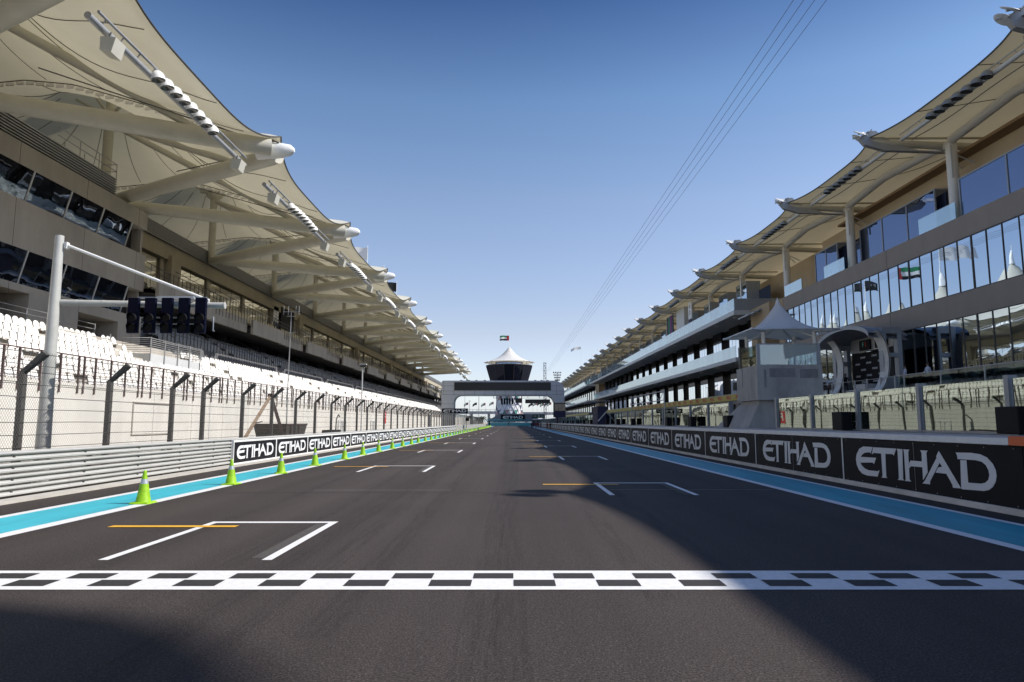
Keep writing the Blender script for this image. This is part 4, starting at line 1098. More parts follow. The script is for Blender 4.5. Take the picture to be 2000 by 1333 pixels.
# ---- wings with balconies
def wing(y0, y1, yb1, big=True):
    # upper balcony y0..y1 ; middle balcony y0..yb1
    b = MB(); b.box(27.0,34,y0,y1,14.75,15.3,0); b.box(26.98,27.0,y0,y1,14.8,15.28,0)
    b.box(27.0,34,y0,yb1,9.05,9.55,0); b.box(27.3,34,y0-3,yb1,4.0,4.4,2)
    b.box(27.3,34,y0,y0+.3,4.4,4.5,0)
    y = y0+2
    while y < y1: b.box(27.6,28.0,y,y+.4,14.66,14.75,1); y += 7.9
    y = y0+2
    while y < yb1: b.box(27.6,28.0,y,y+.4,8.96,9.05,1); y += 7.9
    b.build('balcony_slab', [m_ltgrey, m_tubew, m_conc], pb)
    b = MB(); y = y0
    while y < y1: b.box(27.02,27.05,y+.02,min(y+2.4,y1)-.02,15.3,16.75); y += 2.4
    b.box(27.02,34,y0-.03,y0,15.3,16.75); b.build('balcony_glass', m_glassu, pb)
    b = MB(); y = y0
    while y < yb1: b.box(27.02,27.05,y+.02,min(y+2.4,yb1)-.02,9.55,10.95); y += 2.4
    b.build('balcony_glass', m_glassf, pb)
    # recessed mirror walls with projecting dark piers
    for (za, zb, ye) in ((9.56,14.74,min(y1,yb1)),(4.41,9.04,yb1)):
        y = y0 + 1.2; pr = None
        q = MB(); q.box(31.0,31.1,y0,ye,za,zb); q.build('dark_wall', m_pier, pb)
        while y < ye-3:
            if pr is None:
                zt = za+(zb-za)*.70
                q = MB(); q.box(30.4,30.46,y,y+4.0,za,zt); pr = q.build('window', m_mirrorw, pb); py = y
                q = MB(); q.box(30.38,31.0,y-.06,y-.001,za,zb); q.box(30.38,31.0,y+4.001,y+4.06,za,zb); q.box(30.40,30.99,y,y+4.0,zt+.001,zb)
                q.box(30.39,30.399,y+1.3,y+1.34,za,zt); q.box(30.39,30.399,y+2.66,y+2.70,za,zt)
                q.build('dark_pier', m_pier, pr)
            else:
                c = copy_tree(pr, pb); c.location.y = pr.location.y + (y-py)
            y += 7.6
    # zig-zag glass of the top storey
    y = y0 + 2; k = 0
    while y < y1 - 8:
        if not (118 < y < 130):
            q = MB(); q.box(30.7,30.74,y+4,y+7.9,15.31,20.1); q.box(30.74,32.5,y+3.96,y+4,15.31,20.1)
            wo = q.build('window', m_mirror, pb)
            q = MB(); q.box(32.3,32.34,y,y+3.9,15.31,18.9); q.build('blue_pane', m_mirrorb, wo)
            q = MB(); q.box(30.68,32.5,y+3.9,y+3.955,15.31,20.15); q.box(30.66,30.7,y+7.9,y+7.98,15.31,20.15); q.box(30.66,30.69,y+4,y+7.9,20.1,20.16); q.build('window_frame', m_greybl, wo)
        y += 7.9
    # yellow banner on the garage header
    b = MB(); b.box(27.1,27.25,y0-3,yb1,4.41,5.15); bn_ = b.build('banner', m_pirelli, pb)
    b = MB(); y = y0 - 1; T = text_mb('PIRELLI', .62, bold=.015)
    while y < min(yb1, 150): b.merge(T, Matrix.Translation((27.095,y+1,4.78)) @ FACE_NX); y += 3.6
    b.build('banner_lettering', m_red, bn_)
    b = MB(); y = y0-2
    while y < yb1:
        if random.random() < .8: b.merge(ST, Matrix.Translation((27.9,y,4.62)) @ Matrix.Rotation(math.pi,4,'Z'))
        y += .62
    tag(b.build('terrace_seats', [m_seatgr, m_darkst], pb), kind='stuff')
    # garages
    b = MB(); b.box(28.2,29,y0-6,yb1,0,4.0,1); y = y0-6
    while y < yb1: b.box(27.3,28.2,y,y+1.2,0,4.0,0); y += 6.4
    b.build('garage_front', [m_pitconc, m_void], pb)
wing(82.0, 236.0, 226.0)
wing(246.0, 420.0, 420.0)
b = MB(); b.box(29.0,34,79.99,81.98,9.0,15.3); b.box(29.0,34,75.99,80.0,12.7,15.3); b.box(30,34,74.6,76,9,15.44); b.build('stair_block', m_pittan, pb)
b = MB(); b.box(30,46,236,246,0,19); b.build('link_block', m_pittan, pb)
b = MB()
for k in range(7): b.box(27.4+.6*k,28.0+.6*k,78.2,81.9,15.3+.28*k-1.2,15.45+.28*k-1.2)
b.box(27.05,31.5,81.94,81.97,15.3,16.7)
b.build('stair_step', m_greybl, pb)
# coloured hanging banners
hb = empty('hanging_banner', (29.0,124,17), 'tall banner in green, purple and indigo stripes hanging under the right roof', 'banner', None)
b = MB()
for i, mm in enumerate((1,0,2,0)):
    b.box(28.9,29.0,121.2+1.3*i*1.0,122.4+1.3*i,16.2,21.0,{0:2,1:1,2:0,3:2}[i])
b.build('cloth', [m_green, m_purple, m_indigo], hb)
b = MB(); b.box(29.2,31,114.5,120,15.3,21.3); b.build('banner_wall', m_ltgrey, pb)
hb2 = empty('hanging_banner', (29.0,111,16), 'narrow white and navy banner beside a right roof column', 'banner', None)
b = MB(); b.box(28.9,28.98,108.6,110.6,18.4,21.2,0); b.box(28.9,28.98,108.6,110.6,15.6,18.35,1); b.build('cloth', [m_signlet, m_indigo], hb2)
b = MB(); b.merge(text_mb('A\nD', 1.0), Matrix.Translation((28.89,109.6,19.9)) @ FACE_NX); b.build('lettering', m_blk, hb2)

# ---- right tensile roof bays
PY0, PB = 32.2, 14.65
BP = [(24.9,21.95),(27.3,22.0),(31,22.05),(36,22.5),(46,21.0)]
def arch2(d):
    for (a, za), (c, zc) in zip(BP, BP[1:]):
        if d <= c: return lerp(za, zc, max(0,(d-a)/(c-a)))
    return BP[-1][1]
def pit_bay(Y0):
    def fn(u, v):
        s = 2*u-1; d0 = 25.5 + 1.0*(1-abs(s)**3.4); d = lerp(d0, 46, v); yy = Y0 + PB*u
        e = 1-abs(s)**2.2; r = math.hypot(d-39, yy-(Y0+PB/2))
        return (d, yy, arch2(d) + 5.5*math.exp(-r/2.6)*e + .25*e*math.sin(min(1,v*2)*math.pi) - .1*e*max(0,1-v*5))
    b = MB(); b.grid(fn, 26, 26); roof = b.build('roof_canopy', m_fabR, pb)
    b = MB(); b.tube([fn(i/24,0) for i in range(25)], .05, 6)
    for uu in (.3,.7):
        b.tube([Vector(fn(uu+(.5-uu)*.55*t,t*.75))-Vector((0,0,.05)) for t in [k/12 for k in range(13)]], .025, 4, cap=False)
    b.tube([Vector(fn(i/24,.16))-Vector((0,0,.04)) for i in range(25)], .03, 4, cap=False)
    b.build('seam_cable', m_darkst, roof)
    b = MB(); z = 21.55
    b.tube([(25.3,Y0,21.8),(27,Y0,z),(36,Y0,21.2)], [.16,.26,.28], 14); b.tube([(26.5,Y0,21.95),(36,Y0,22.0)], .09, 8); b.build('beam', m_cream, roof)
    # bow-shaped tip plate
    b = MB()
    b.extr([(24.8,Y0-.18,21.9),(25.4,Y0-.18,22.4),(26.0,Y0-.18,22.45),(26.5,Y0-.18,22.0),(27.4,Y0-.18,21.5),(28.9,Y0-.18,21.02),(31,Y0-.18,20.85),(28.7,Y0-.18,20.93),(26.6,Y0-.18,21.0),(25.2,Y0-.18,21.4)], (0,.36,0))
    b.build('tip_plate', m_steel, roof)
    b = MB()
    for dy, dx, rz_ in ((-.55,-.25,-.5),(.35,.05,.3)):
        q = MB(); q.lathe((0,0,0), [(0,.05),(.3,.045),(.46,.03),(.50,0),(.46,-.03),(.3,-.045),(0,-.05)], 20)
        b.merge(q, Matrix.Translation((24.95+dx,Y0+dy,22.1)) @ Matrix.Rotation(rz_, 4, 'Z') @ Matrix.Rotation(R(28), 4, 'Y') @ Matrix.Rotation(R(22), 4, 'X'))
    b.tube([(24.6,Y0-.4,22.1),(25.0,Y0-.4,22.2),(25.4,Y0,22.25)], .06, 6); b.tube([(24.6,Y0+.4,22.1),(25.4,Y0,22.25)], .06, 6)
    b.tube([(25.3,Y0-.9,22.2),(25.6,Y0,22.4),(25.3,Y0+.9,22.2)], .05, 6)
    b.build('tip_disc', m_ltgrey, roof)
    b = MB(); b.tube([(31.0,Y0-.6,15.35),(31.0,Y0-.6,21.35)], .37, 18); b.build('column', m_pcol, roof)
    b = MB(); b.tube([(31.0,Y0-.6,21.2),(30.95,Y0+.2,21.45),(30.6,Y0+PB*.5,21.75),(30.9,Y0+PB-.9,21.5)], .32, 14); b.build('purlin', m_pcol, roof)
    b = MB(); b.tube([(31.3,Y0-.6,20.5),(32.6,Y0-.6,19.9)], .05, 6); b.tube([(31,Y0-.2,20.9),(32.6,Y0+.8,20.0)], .05, 6); b.box(30.6,30.7,Y0-1.1,Y0-1.0,18.7,21.0); b.build('brace', m_ltgrey, roof)
    zb = 21.5
    b = MB(); b.tube([(27.4,Y0+.8,zb),(27.4,Y0+PB-.9,zb)], .15, 10); b.tube([(27.2,Y0+1.0,zb+.28),(27.2,Y0+PB-1.0,zb+.28)], .05, 6)
    for k in range(10): b.tube([(27.4,Y0+1.4+k*1.25,zb),(27.2,Y0+1.4+k*1.25,zb+.28)], .03, 5)
    b.tube([(27.3,Y0+1.5,zb+.2),(27.0,Y0+1.7,zb+.55),(27.3,Y0+1.95,zb+.25)], .035, 5)
    b.build('light_bar', m_ltgrey, roof)
    f0 = None
    for k in range(7):
        yy = Y0 + PB/2 - 2.6 + .87*k
        if f0 is None:
            q = MB(); q.lathe((0,0,0), [(.0,.36),(.15,.33),(.26,.23),(.315,.08),(.33,-.06)], 16, 0); q.lathe((0,0,0), [(.32,-.06),(.29,-.07),(.25,-.02),(0,.02)], 16, 1)
            q2 = MB(); q2.merge(q, Matrix.Translation((27.1,yy,zb-.12)) @ Matrix.Rotation(R(4), 4, 'X') @ Matrix.Rotation(R(8), 4, 'Y')); f0 = q2.build('floodlight', [m_greybl, m_lampglass], roof); yy0 = yy
        else:
            c = f0.copy(); C.objects.link(c); c.parent = roof; c.location = (0, yy-yy0, 0)
    return roof
iy = -1
pr0 = pit_bay(PY0 + PB*iy)
nb = copy_tree(pr0, pb); nb.scale.y = 1.6; nb.location.y = (PY0+PB*iy - PB*1.6 - 40) - 1.6*(PY0+PB*iy - 40)  # unseen near bay, stretched to shape the shadow edge on the track
far_children = None
for i in range(1, 26):
    if i < 15: c = copy_tree(pr0, pb); c.location.y = pr0.location.y + PB*i
    else:
        c = pr0.copy(); C.objects.link(c); c.parent = pb; c.location.y = pr0.location.y + PB*i
        for ch in pr0.children:
            if ch.name.split('.')[0] in ('beam','column','tip_plate','purlin','light_bar'):
                d = ch.copy(); C.objects.link(d); d.parent = c
flagpole(33, 325, 21.0, 38.0, 'white', 'tall flagpole with pale flag above the far end of the pit building', W=5.0, H=1.2, droop=1.1)

# ------------------------------------------------------------------ podium
pd = empty('podium', (28.3, 54, 4.0), 'winners podium with arched canopy, silver side arcs and black sponsor backdrop on the terrace', 'podium')
def frame_pillar(y, name, X0, X1, z1):
    b = MB(); t = .32
    for (xa, xb, za, zb) in ((X0,X0+t,4,z1),(X1-t,X1,4,z1),(X0+t,X1-t,z1-.45,z1),(X0+t,X1-t,6.55,6.85),(X0+t,X1-t,4,5.1)):
        b.box(xa,xb,y,y+.55,za,zb)
    return b.build(name, m_greybl, pd)
frame_pillar(50.0,'side_frame',27.3,28.75,8.75); frame_pillar(58.0,'side_frame',27.6,28.9,8.3)
def arc_panel(y, w, flip=1):
    b = MB()
    def fn(u, v):
        a = lerp(-1.15, 1.15, u); z = 6.25 + 2.35*math.sin(a)/math.sin(1.15)*.96
        return (26.75 + .95*math.cos(a)*1.0 - .35, y + w*v + flip*.75*math.cos(a), z)
    b.grid(fn, 18, 1)
    b.grid(lambda u, v: tuple(Vector(fn(u, v)) + Vector((.08,-.05,0))), 18, 1)
    return b
b = arc_panel(50.1, 1.15, -1); b.build('silver_arc', m_galv, pd)
b = arc_panel(57.0, 1.0, -1); b.build('silver_arc', m_galv, pd)
b = MB()
def rf(u, v):
    yy = 50.0 + 8.6*u; return (26.3 + 2.9*v, yy, 8.35 + 1.0*math.sin(math.pi*min(1,max(0,u)))**.6 - .25*v)
b.grid(rf, 24, 4); b.grid(lambda u, v: tuple(Vector(rf(u, v)) - Vector((0,0,.32))), 24, 4)
b.add([rf(i/24, 0) for i in range(25)] + [tuple(Vector(rf(i/24,0))-Vector((0,0,.32))) for i in range(25)], [(i,i+1,i+26,i+25) for i in range(24)])
b.build('arched_canopy', m_greybl, pd)
b = MB(); b.grid(lambda u, v: (28.6+.5*math.sin(math.pi*u), 51.0+6.2*u, 4.7+2.75*v), 12, 2); bd = b.build('backdrop', m_blk, pd)
b = MB(); T = text_mb('ETIHAD', .22)
for r in range(5):
    for k in range(3):
        yy = 51.6+2.0*k+(.9 if r % 2 else 0)
        if yy < 57: b.merge(T, Matrix.Translation((28.45+.12*k,yy,5.0+.5*r)) @ FACE_NX)
b.merge(text_mb('F1', .75, bold=.01), Matrix.Translation((28.4,52.1,7.05)) @ FACE_NX); b.build('backdrop_print', m_signlet, bd)
b = MB(); b.box(28.6,28.75,50.9,57.3,7.46,8.55); b.build('header_panel', m_steel, pd)
for yy in (51.6, 54.0):
    b = MB(); b.box(28.45,28.58,yy,yy+1.6,7.55,8.35); so = b.build('screen', m_blk, pd)
    b = MB(); b.merge(text_mb('F', .55, bold=.01), Matrix.Translation((28.44,yy+1.0,7.98)) @ FACE_NX, 0); b.merge(text_mb('1', .55, bold=.02), Matrix.Translation((28.44,yy+.6,7.98)) @ FACE_NX, 1)
    b.build('screen_logo', [M('logo_mint',(.15,.55,.42),.5), m_red], so)
b = MB(); b.box(27.6,28.6,51,57.4,4.0,4.35); b.box(27.5,28.4,53.2,55,4.35,4.75); b.build('steps', m_ltgrey, pd)

# ------------------------------------------------------------------ people
def person(loc, label, face=0.0, pose='stand', shirt=None, group=None, scale=1.0, cap=None, legs=None):
    """one continuous skinned body, facing +Y before rotation by face"""
    root = empty('person', loc, label, 'person', group, rz=face)
    J = {'pel':(0,0,.96),'waist':(0,.01,1.08),'chest':(0,.0,1.30),'neck':(0,-.01,1.50),'head':(0,.015,1.62),'crown':(0,.01,1.72),
         'shL':(-.19,0,1.43),'shR':(.19,0,1.43),'hipL':(-.10,0,.92),'hipR':(.10,0,.92),
         'knL':(-.11,.03,.50),'knR':(.12,.0,.50),'anL':(-.12,-.01,.09),'anR':(.14,-.03,.09),'toL':(-.14,.16,.03),'toR':(.17,.13,.03)}
    if pose == 'stand': J.update({'elL':(-.26,-.03,1.16),'elR':(.26,-.03,1.16),'wrL':(-.25,.06,.92),'wrR':(.25,.06,.92),'haL':(-.24,.09,.83),'haR':(.24,.09,.83)})
    elif pose == 'photo': J.update({'elL':(-.25,.12,1.24),'elR':(.25,.12,1.24),'wrL':(-.08,.30,1.50),'wrR':(.08,.30,1.50),'haL':(-.04,.33,1.56),'haR':(.04,.33,1.56)})
    elif pose == 'fold': J.update({'elL':(-.27,.04,1.17),'elR':(.27,.04,1.17),'wrL':(-.05,.22,1.14),'wrR':(.05,.24,1.18),'haL':(.04,.22,1.15),'haR':(-.04,.25,1.19)})
    else: J.update({'elL':(-.26,-.05,1.16),'elR':(.28,.06,1.18),'wrL':(-.27,.03,.93),'wrR':(.22,.28,1.05),'haL':(-.26,.06,.85),'haR':(.2,.36,1.04)})
    rad = {'pel':.145,'waist':.135,'chest':.155,'neck':.055,'head':.092,'crown':.075,'shL':.075,'shR':.075,'elL':.045,'elR':.045,'wrL':.03,'wrR':.03,'haL':.034,'haR':.034,
           'hipL':.10,'hipR':.10,'knL':.062,'knR':.062,'anL':.042,'anR':.042,'toL':.035,'toR':.035}
    names = list(J); ix = {n: i for i, n in enumerate(names)}
    E = [('pel','waist'),('waist','chest'),('chest','neck'),('neck','head'),('head','crown'),('chest','shL'),('chest','shR'),('shL','elL'),('shR','elR'),('elL','wrL'),('elR','wrR'),('wrL','haL'),('wrR','haR'),
         ('pel','hipL'),('pel','hipR'),('hipL','knL'),('hipR','knR'),('knL','anL'),('knR','anR'),('anL','toL'),('anR','toR')]
    me = bpy.data.meshes.new('body'); me.from_pydata([tuple(c*scale for c in J[n]) for n in names], [(ix[a], ix[b_]) for a, b_ in E], []); 
    o = bpy.data.objects.new('body', me); C.objects.link(o); o.parent = root
    sk = o.modifiers.new('skin', 'SKIN')
    for i, n in enumerate(names): me.skin_vertices[0].data[i].radius = (rad[n]*scale, rad[n]*scale*(.72 if n in ('pel','waist','chest') else 1))
    me.skin_vertices[0].data[ix['pel']].use_root = True
    sb = o.modifiers.new('sub', 'SUBSURF'); sb.levels = 1; sb.render_levels = 1
    bpy.context.view_layer.update()
    dg = bpy.context.evaluated_depsgraph_get(); ev = o.evaluated_get(dg)
    nm = bpy.data.meshes.new_from_object(ev); o.modifiers.clear(); o.data = nm
    nm.materials.clear()
    for mm in (legs or m_trou, shirt or m_shirt, m_skin, m_shoe, cap or m_hair): nm.materials.append(mm)
    for p in nm.polygons:
        c = p.center/scale; k = 1
        if c.z < .95: k = 0
        if c.z < .07: k = 3
        if c.z > 1.50: k = 2
        if abs(c.x) > .15 and .80 < c.z < 1.10: k = 2
        if c.y > .17 and c.z > .95: k = 2
        if (c.z > 1.66) or (c.z > 1.56 and c.y < -.03): k = 4
        p.material_index = k; p.use_smooth = True
    hr = MB(); hr.lathe((0,0,0), [(.0,1.775),(.06,1.76),(.092,1.715),(.1,1.66),(.097,1.63)], 14)
    M_ = Matrix.Translation(loc) @ Matrix.Scale(scale, 4)
    h2 = MB(); h2.merge(hr, M_); ho = h2.build('hair', cap or m_hair, root)
    fc = MB(); fc.hexa([(-.015,.1,1.60),(.015,.1,1.60),(.01,.1,1.64),(-.01,.1,1.64)],[(-.012,.128,1.605),(.012,.128,1.605),(.006,.112,1.64),(-.006,.112,1.64)])
    for sx in (-1,1): fc.lathe((sx*.035,.098,1.65), [(0,.01),(.010,.0),(0,-.01)], 6, 1); fc.box(sx*.092,sx*.108,-.005,.02,1.61,1.66,0)
    fc.box(-.025,.025,.098,.106,1.565,1.575,1)
    f2 = MB(); f2.merge(fc, M_); f2.build('face', [m_skin, m_hair], root)
    return root
person((27.7,48.0,4.0), 'person in pale shirt facing left on the terrace just right of the podium frame', R(70), 'fold')
person((27.9,45.7,4.0), 'person in pale shirt farthest right on the terrace, by the glass railing', R(85), 'reach')
person((27.7,59.9,4.0), 'person in pale shirt with folded arms, leftmost on the terrace beside the tower', R(-100), 'fold')
person((27.9,59.2,4.0), 'person in pale shirt half hidden behind the leftmost one on the terrace', R(-120), 'fold')
person((27.5,57.5,4.0), 'person in pale shirt raising a camera in front of the podium', R(-60), 'photo')
person((27.6,56.5,4.0), 'person in dark clothes standing right of the one with the camera', R(160), 'stand', m_blk)
pg = 'people near the far pit wall'
person((8.6,168,0), 'person in red shirt and black trousers alone by the blue strip', R(180), 'stand', m_redd, pg, cap=m_redd)
person((9.3,167,0), 'person in dark top beside the one in red by the blue strip', R(150), 'stand', m_blk, pg)
person((5.0,175,0), 'person in black standing on the track, left of the red group', R(180), 'stand', m_blk, pg)
for i, (xx, yy, sh, lb) in enumerate(((7.0,200,m_redd,'person in red, left one of the far group of three'),(7.7,200.5,m_redd,'person in red, middle one of the far group of three'),(8.4,200,m_blk,'person in black, right one of the far group of three'))):
    person((xx,yy,0), lb, R(170), 'stand', sh, pg)
person((-1.35,292,0), 'tiny person in black in the middle of the track far away', R(180), 'stand', m_blk, pg)

# ------------------------------------------------------------------ gantry bridge over the track
gb = empty('gantry_bridge', (-2, 162, 0), 'grey panelled bridge spanning the track with a long dark screen', 'gantry')
GY0, GY1 = 160.0, 165.5
def rcorner(cx, cz, r, a0, a1, n=8): return [(cx+r*math.cos(R(a0+(a1-a0)*i/n)), GY0, cz+r*math.sin(R(a0+(a1-a0)*i/n))) for i in range(n+1)]
out = [(-16.5,GY0,0),(-16.5,GY0,10.9)] + rcorner(-16.0,10.95,.5,180,90) + rcorner(9.9,9.1,2.35,90,0) + [(12.25,GY0,6.3),(10.0,GY0,6.3)]
inn = [(8.55+1.4,GY0,6.4)] + rcorner(8.1,6.2,1.75,0,90)[1:] + rcorner(-12.0,6.35,1.65,90,180) + [(-13.65,GY0,0)]
b = MB(); b.extr(out+inn, (0,GY1-GY0,0)); b.build('bridge_frame', m_greybl if False else M('grey_bridge_panel',(.62,.63,.65),.5,.1,noise=.06,nscale=.5), gb, bevel=.35)
b = MB()
for zz in (7.15+1.0, 9.0, 10.2): b.box(-16.49,12.2 if zz<10 else 11.6,GY0-.006,GY0-.002,zz,zz+.05)
for k in range(12): b.box(-16+2.4*k,-15.95+2.4*k,GY0-.009,GY0-.007,8.05,11.3 if k < 11 else 10.8)
for zz in (2.0,4.0,6.0): b.box(-16.49,-13.66,GY0-.006,GY0-.002,zz,zz+.05)
b.build('panel_joint', m_darkst, gb)
b = MB(); b.box(-13.5,9.1,GY0-.10,GY0-.011,9.15,11.05); b.build('led_screen', m_screen, gb)
b = MB(); b.box(9.95,12.5,GY0+.1,GY1,2.9,6.29,0); b.box(9.93,12.52,GY0+.08,GY0+.09,6.0,6.25,1); b.box(9.9,12.55,GY0+.05,GY0+.09,2.9,4.4,2); b.box(10.4,11.9,GY0+.5,GY1-.5,0,2.89,2)
for k in range(4): b.box(9.95+.82*k,10.0+.82*k,GY0+.05,GY0+.09,4.4,6.0,1)
b.build('glazed_cabin', [m_pier, m_darkst, m_indigo], gb)
b = MB(); b.box(-4.4,9.2,161,161.1,7.35,7.45)
for k in range(6): b.box(-4.4+2.7*k,-4.3+2.7*k,161,161.1,7.45,7.86)
b.build('hanger_rail', m_darkst, gb)
for k in range(5):
    b = MB(); b.box(-2.6+.62*k,-2.15+.62*k,160.8,161,5.9,7.3)
    for zz in (6.1,6.4,6.7,7.0): b.tube([(-2.37+.62*k,160.79,zz),(-2.37+.62*k,160.8,zz)], .11, 10, 1)
    b.build('signal_light', [m_blk, m_lens], gb)
b = MB(); b.box(.75,2.4,160.8,161,6.25,7.3); b.build('hanging_screen', m_screen, gb)
b = MB(); b.box(3.1,8.95,160.8,161,6.15,7.1); b.build('hanging_screen', m_screen, gb)
b = MB()
for xx in [-12,-10.2,-8.4,-6.4,-4.8,5.5,7,8.4]: b.box(xx-.25,xx+.25,161,161.5,11.45,11.65); b.tube([(xx,161.2,11.3),(xx,161.2,11.5)], .05, 5)
b.build('roof_lamp', m_darkst, gb)
# ------------------------------------------------------------------ control tower
TC = (-1.75, 420.0)
ct = empty('control_tower', (TC[0], TC[1], 0), 'round control tower with dark flared glass top, white tent roof and triangle-clad shaft', 'tower')
b = MB()
prof = [(9.0,0),(8.6,5.5),(7.9,12),(7.8,18),(8.2,21)]
n = 18
def rad_at(z):
    for (r0,z0),(r1,z1) in zip(prof, prof[1:]):
        if z <= z1: return lerp(r0, r1, (z-z0)/(z1-z0))
    return prof[-1][0]
rows = 7; dz = 21/rows
P = lambda j, i: (TC[0]+rad_at(j*dz)*math.cos(2*math.pi*(i+.5*(j%2))/n), TC[1]+rad_at(j*dz)*math.sin(2*math.pi*(i+.5*(j%2))/n), j*dz)
random.seed(3)
for j in range(rows):
    for i in range(n):
        if j % 2 == 0: A, B, D_, E_ = P(j,i), P(j,i+1), P(j+1,i), P(j+1,i-1); t1 = (A,B,D_); t2 = (A,D_,E_)
        else: A, B, D_, E_ = P(j,i), P(j,i+1), P(j+1,i+1), P(j+1,i); t1 = (A,B,D_); t2 = (A,D_,E_)
        for t in (t1, t2):
            rr = random.random(); c = 0
            if j in (2, 5): rr = (.03,.9,.10,.9,.16,.9)[(i + (0 if t is t1 else 3)) % 6]
            else: rr = max(rr, .13)
            if rr < .07: c = 1
            elif rr < .14: c = 2
            elif rr < .18: c = 3
            b.add(t, [(0,1,2)], c)
b.build('clad_shaft', [m_clad, m_tri1, m_tri2, m_tri3], ct)
b = MB()
for j in range(rows):
    for i in range(n):
        if 95 < (360*(i+.5*(j%2))/n) % 360 < 265 or True:
            o_ = lambda p: (TC[0]+(p[0]-TC[0])*1.01, TC[1]+(p[1]-TC[1])*1.01, p[2])
            b.tube([o_(P(j,i)), o_(P(j,i+1))], .10, 4, cap=False)
            b.tube([o_(P(j,i)), o_(P(j+1,i))], .10, 4, cap=False)
            b.tube([o_(P(j,i)), o_(P(j+1,i+(1 if j%2 else -1)))], .10, 4, cap=False)
b.build('lattice_joint', m_steel, ct)
b = MB(); b.lathe((TC[0],TC[1],0), [(8.3,21),(11.6,27),(14.1,35.6),(14.3,36.2),(10,36.3)], 14, 0, smooth=False); b.build('flared_cab', mat_mirror('cab_glass',(.07,.08,.11),(.014,.016,.026),.25), ct)
b = MB()
for i in range(14):
    a = 2*math.pi*i/14; b.tube([(TC[0]+r*math.cos(a)*1.005, TC[1]+r*math.sin(a)*1.005, z) for r, z in ((8.3,21),(11.6,27),(14.1,35.6))], .09, 4)
b.lathe((TC[0],TC[1],0), [(14.35,36.0),(14.5,36.3),(14.2,36.5)], 28); b.build('cab_mullion', m_darkst, ct)
b = MB(); b.lathe((TC[0],TC[1],0), [(8.5,36.3),(8.5,38.4)], 24); b.build('roof_drum', m_mirrorb, ct)
b = MB(); b.lathe((TC[0],TC[1],0), [(15.2,38.3),(13.0,38.9),(10,40.0),(7,41.4),(4.5,43.2),(2.5,45.2),(1.0,47.0),(.2,47.8)], 36)
b.build('tent_roof', m_fabW, ct)
for i in range(20):
    a = 2*math.pi*i/20; b = MB(); b.tube([(TC[0]+13*math.cos(a),TC[1]+13*math.sin(a),38.5),(TC[0]+15.9*math.cos(a),TC[1]+15.9*math.sin(a),38.2)], .2, 6); b.build('roof_strut', m_tubew, ct)
for i in range(10):
    a = 2*math.pi*(i+.5)/10; b = MB(); b.tube([(TC[0]+11.5*math.cos(a),TC[1]+11.5*math.sin(a),36.3),(TC[0]+11.5*math.cos(a),TC[1]+11.5*math.sin(a),39)], .15, 6); b.build('roof_post', m_tubew, ct)

flagpole(TC[0], TC[1], 47.6, 55.5, 'uae', 'flagpole flying a red, green, white and black flag on the control tower peak', W=6.0, H=3.1)

# ------------------------------------------------------------------ far end of the track
YS = 330
fs = empty('far_stand', (0, YS+4, 0), 'grey terraced stand with a black airline board across the end of the straight', 'stand')
b = MB(); b.extr([(-12.2,YS,1.9),(14.5,YS,1.9),(10.0,YS,5.6),(-6.0,YS,6.0)], (0,6,0)); b.build('terrace', m_concdk if False else M('far_grey',(.24,.25,.27),.8), fs)
b = MB(); b.box(-5.4,6.2,YS-.3,YS-.1,2.9,5.3); bd2 = b.build('board', m_signblk, fs)
b = MB(); b.merge(letters(9.6,1.35), Matrix.Translation((.4,YS-.32,4.1)) @ FACE_NY); b.build('lettering', m_signlet, bd2)
random.seed(5)
b = MB()
for k in range(34): b.tube([(-12+.75*k,YS-1,1.9),(-12+.75*k,YS-1,2.9)], .05, 4)
b.tube([(-12,YS-1,2.9),(13,YS-1,2.9)], .05, 4); b.tube([(-12,YS-1,2.4),(13,YS-1,2.4)], .05, 4); b.build('railing', m_blue, fs)
ab = empty('barrier_wall', (0, 326, 0), 'low aqua barrier closing the end of the straight', 'barrier')
b = MB(); b.box(-11.5,10.5,326,326.5,.02,1.75); b.build('cloth_panel', m_aqua, ab)
b = MB(); b.box(-11.5,10.5,325.9,325.98,1.2,1.75); b.build('top_strip', M('pale_aqua',(.35,.70,.72),.5), ab)
for i, xx in enumerate((-10.5, 9.6, 11.3)):
    q = empty('marker_post', (xx, 320, 0), ['dark post at the left end of the aqua barrier','dark post at the right end of the aqua barrier','dark post just right of the aqua barrier'][i], 'post')
    b = MB(); b.box(xx-.3,xx+.3,320,320.3,0,2.3); b.build('body', m_blk, q); b = MB(); b.box(xx-.4,xx+.4,319.95,320.4,2.3,2.45); b.build('cap', m_darkst, q)
br = empty('road_bridge', (0, 470, 0), 'pale elevated road bridge crossing behind the control tower', 'bridge')
b = MB(); b.box(-60,-8,470,480,7.4,9.2); b.box(4,45,470,480,6.8,8.6); b.build('deck', m_bldfar, br)
b = MB()
for xx in (-52,-40,-28,-16,10,22,34):
    b = MB(); b.box(xx-.8,xx+.8,472,478,0,7.4 if xx<0 else 6.8); b.build('pier', m_bldfar, br)
b = MB()
for xx in range(-60,-8,3): b.box(xx,xx+.2,469.6,469.8,9.2,10.3)
b.tube([(-60,469.7,10.3),(-8,469.7,10.3)], .1, 4); b.build('parapet', m_steel, br)
random.seed(9)
kinds = ['uae','black','uae','uae','black','uae','black','uae','black','uae']
xs = [-30.5,-24.5,-18.5,-12.8, 14.5, 17.5, 20.5, 22.5, 25.5, 27.5]
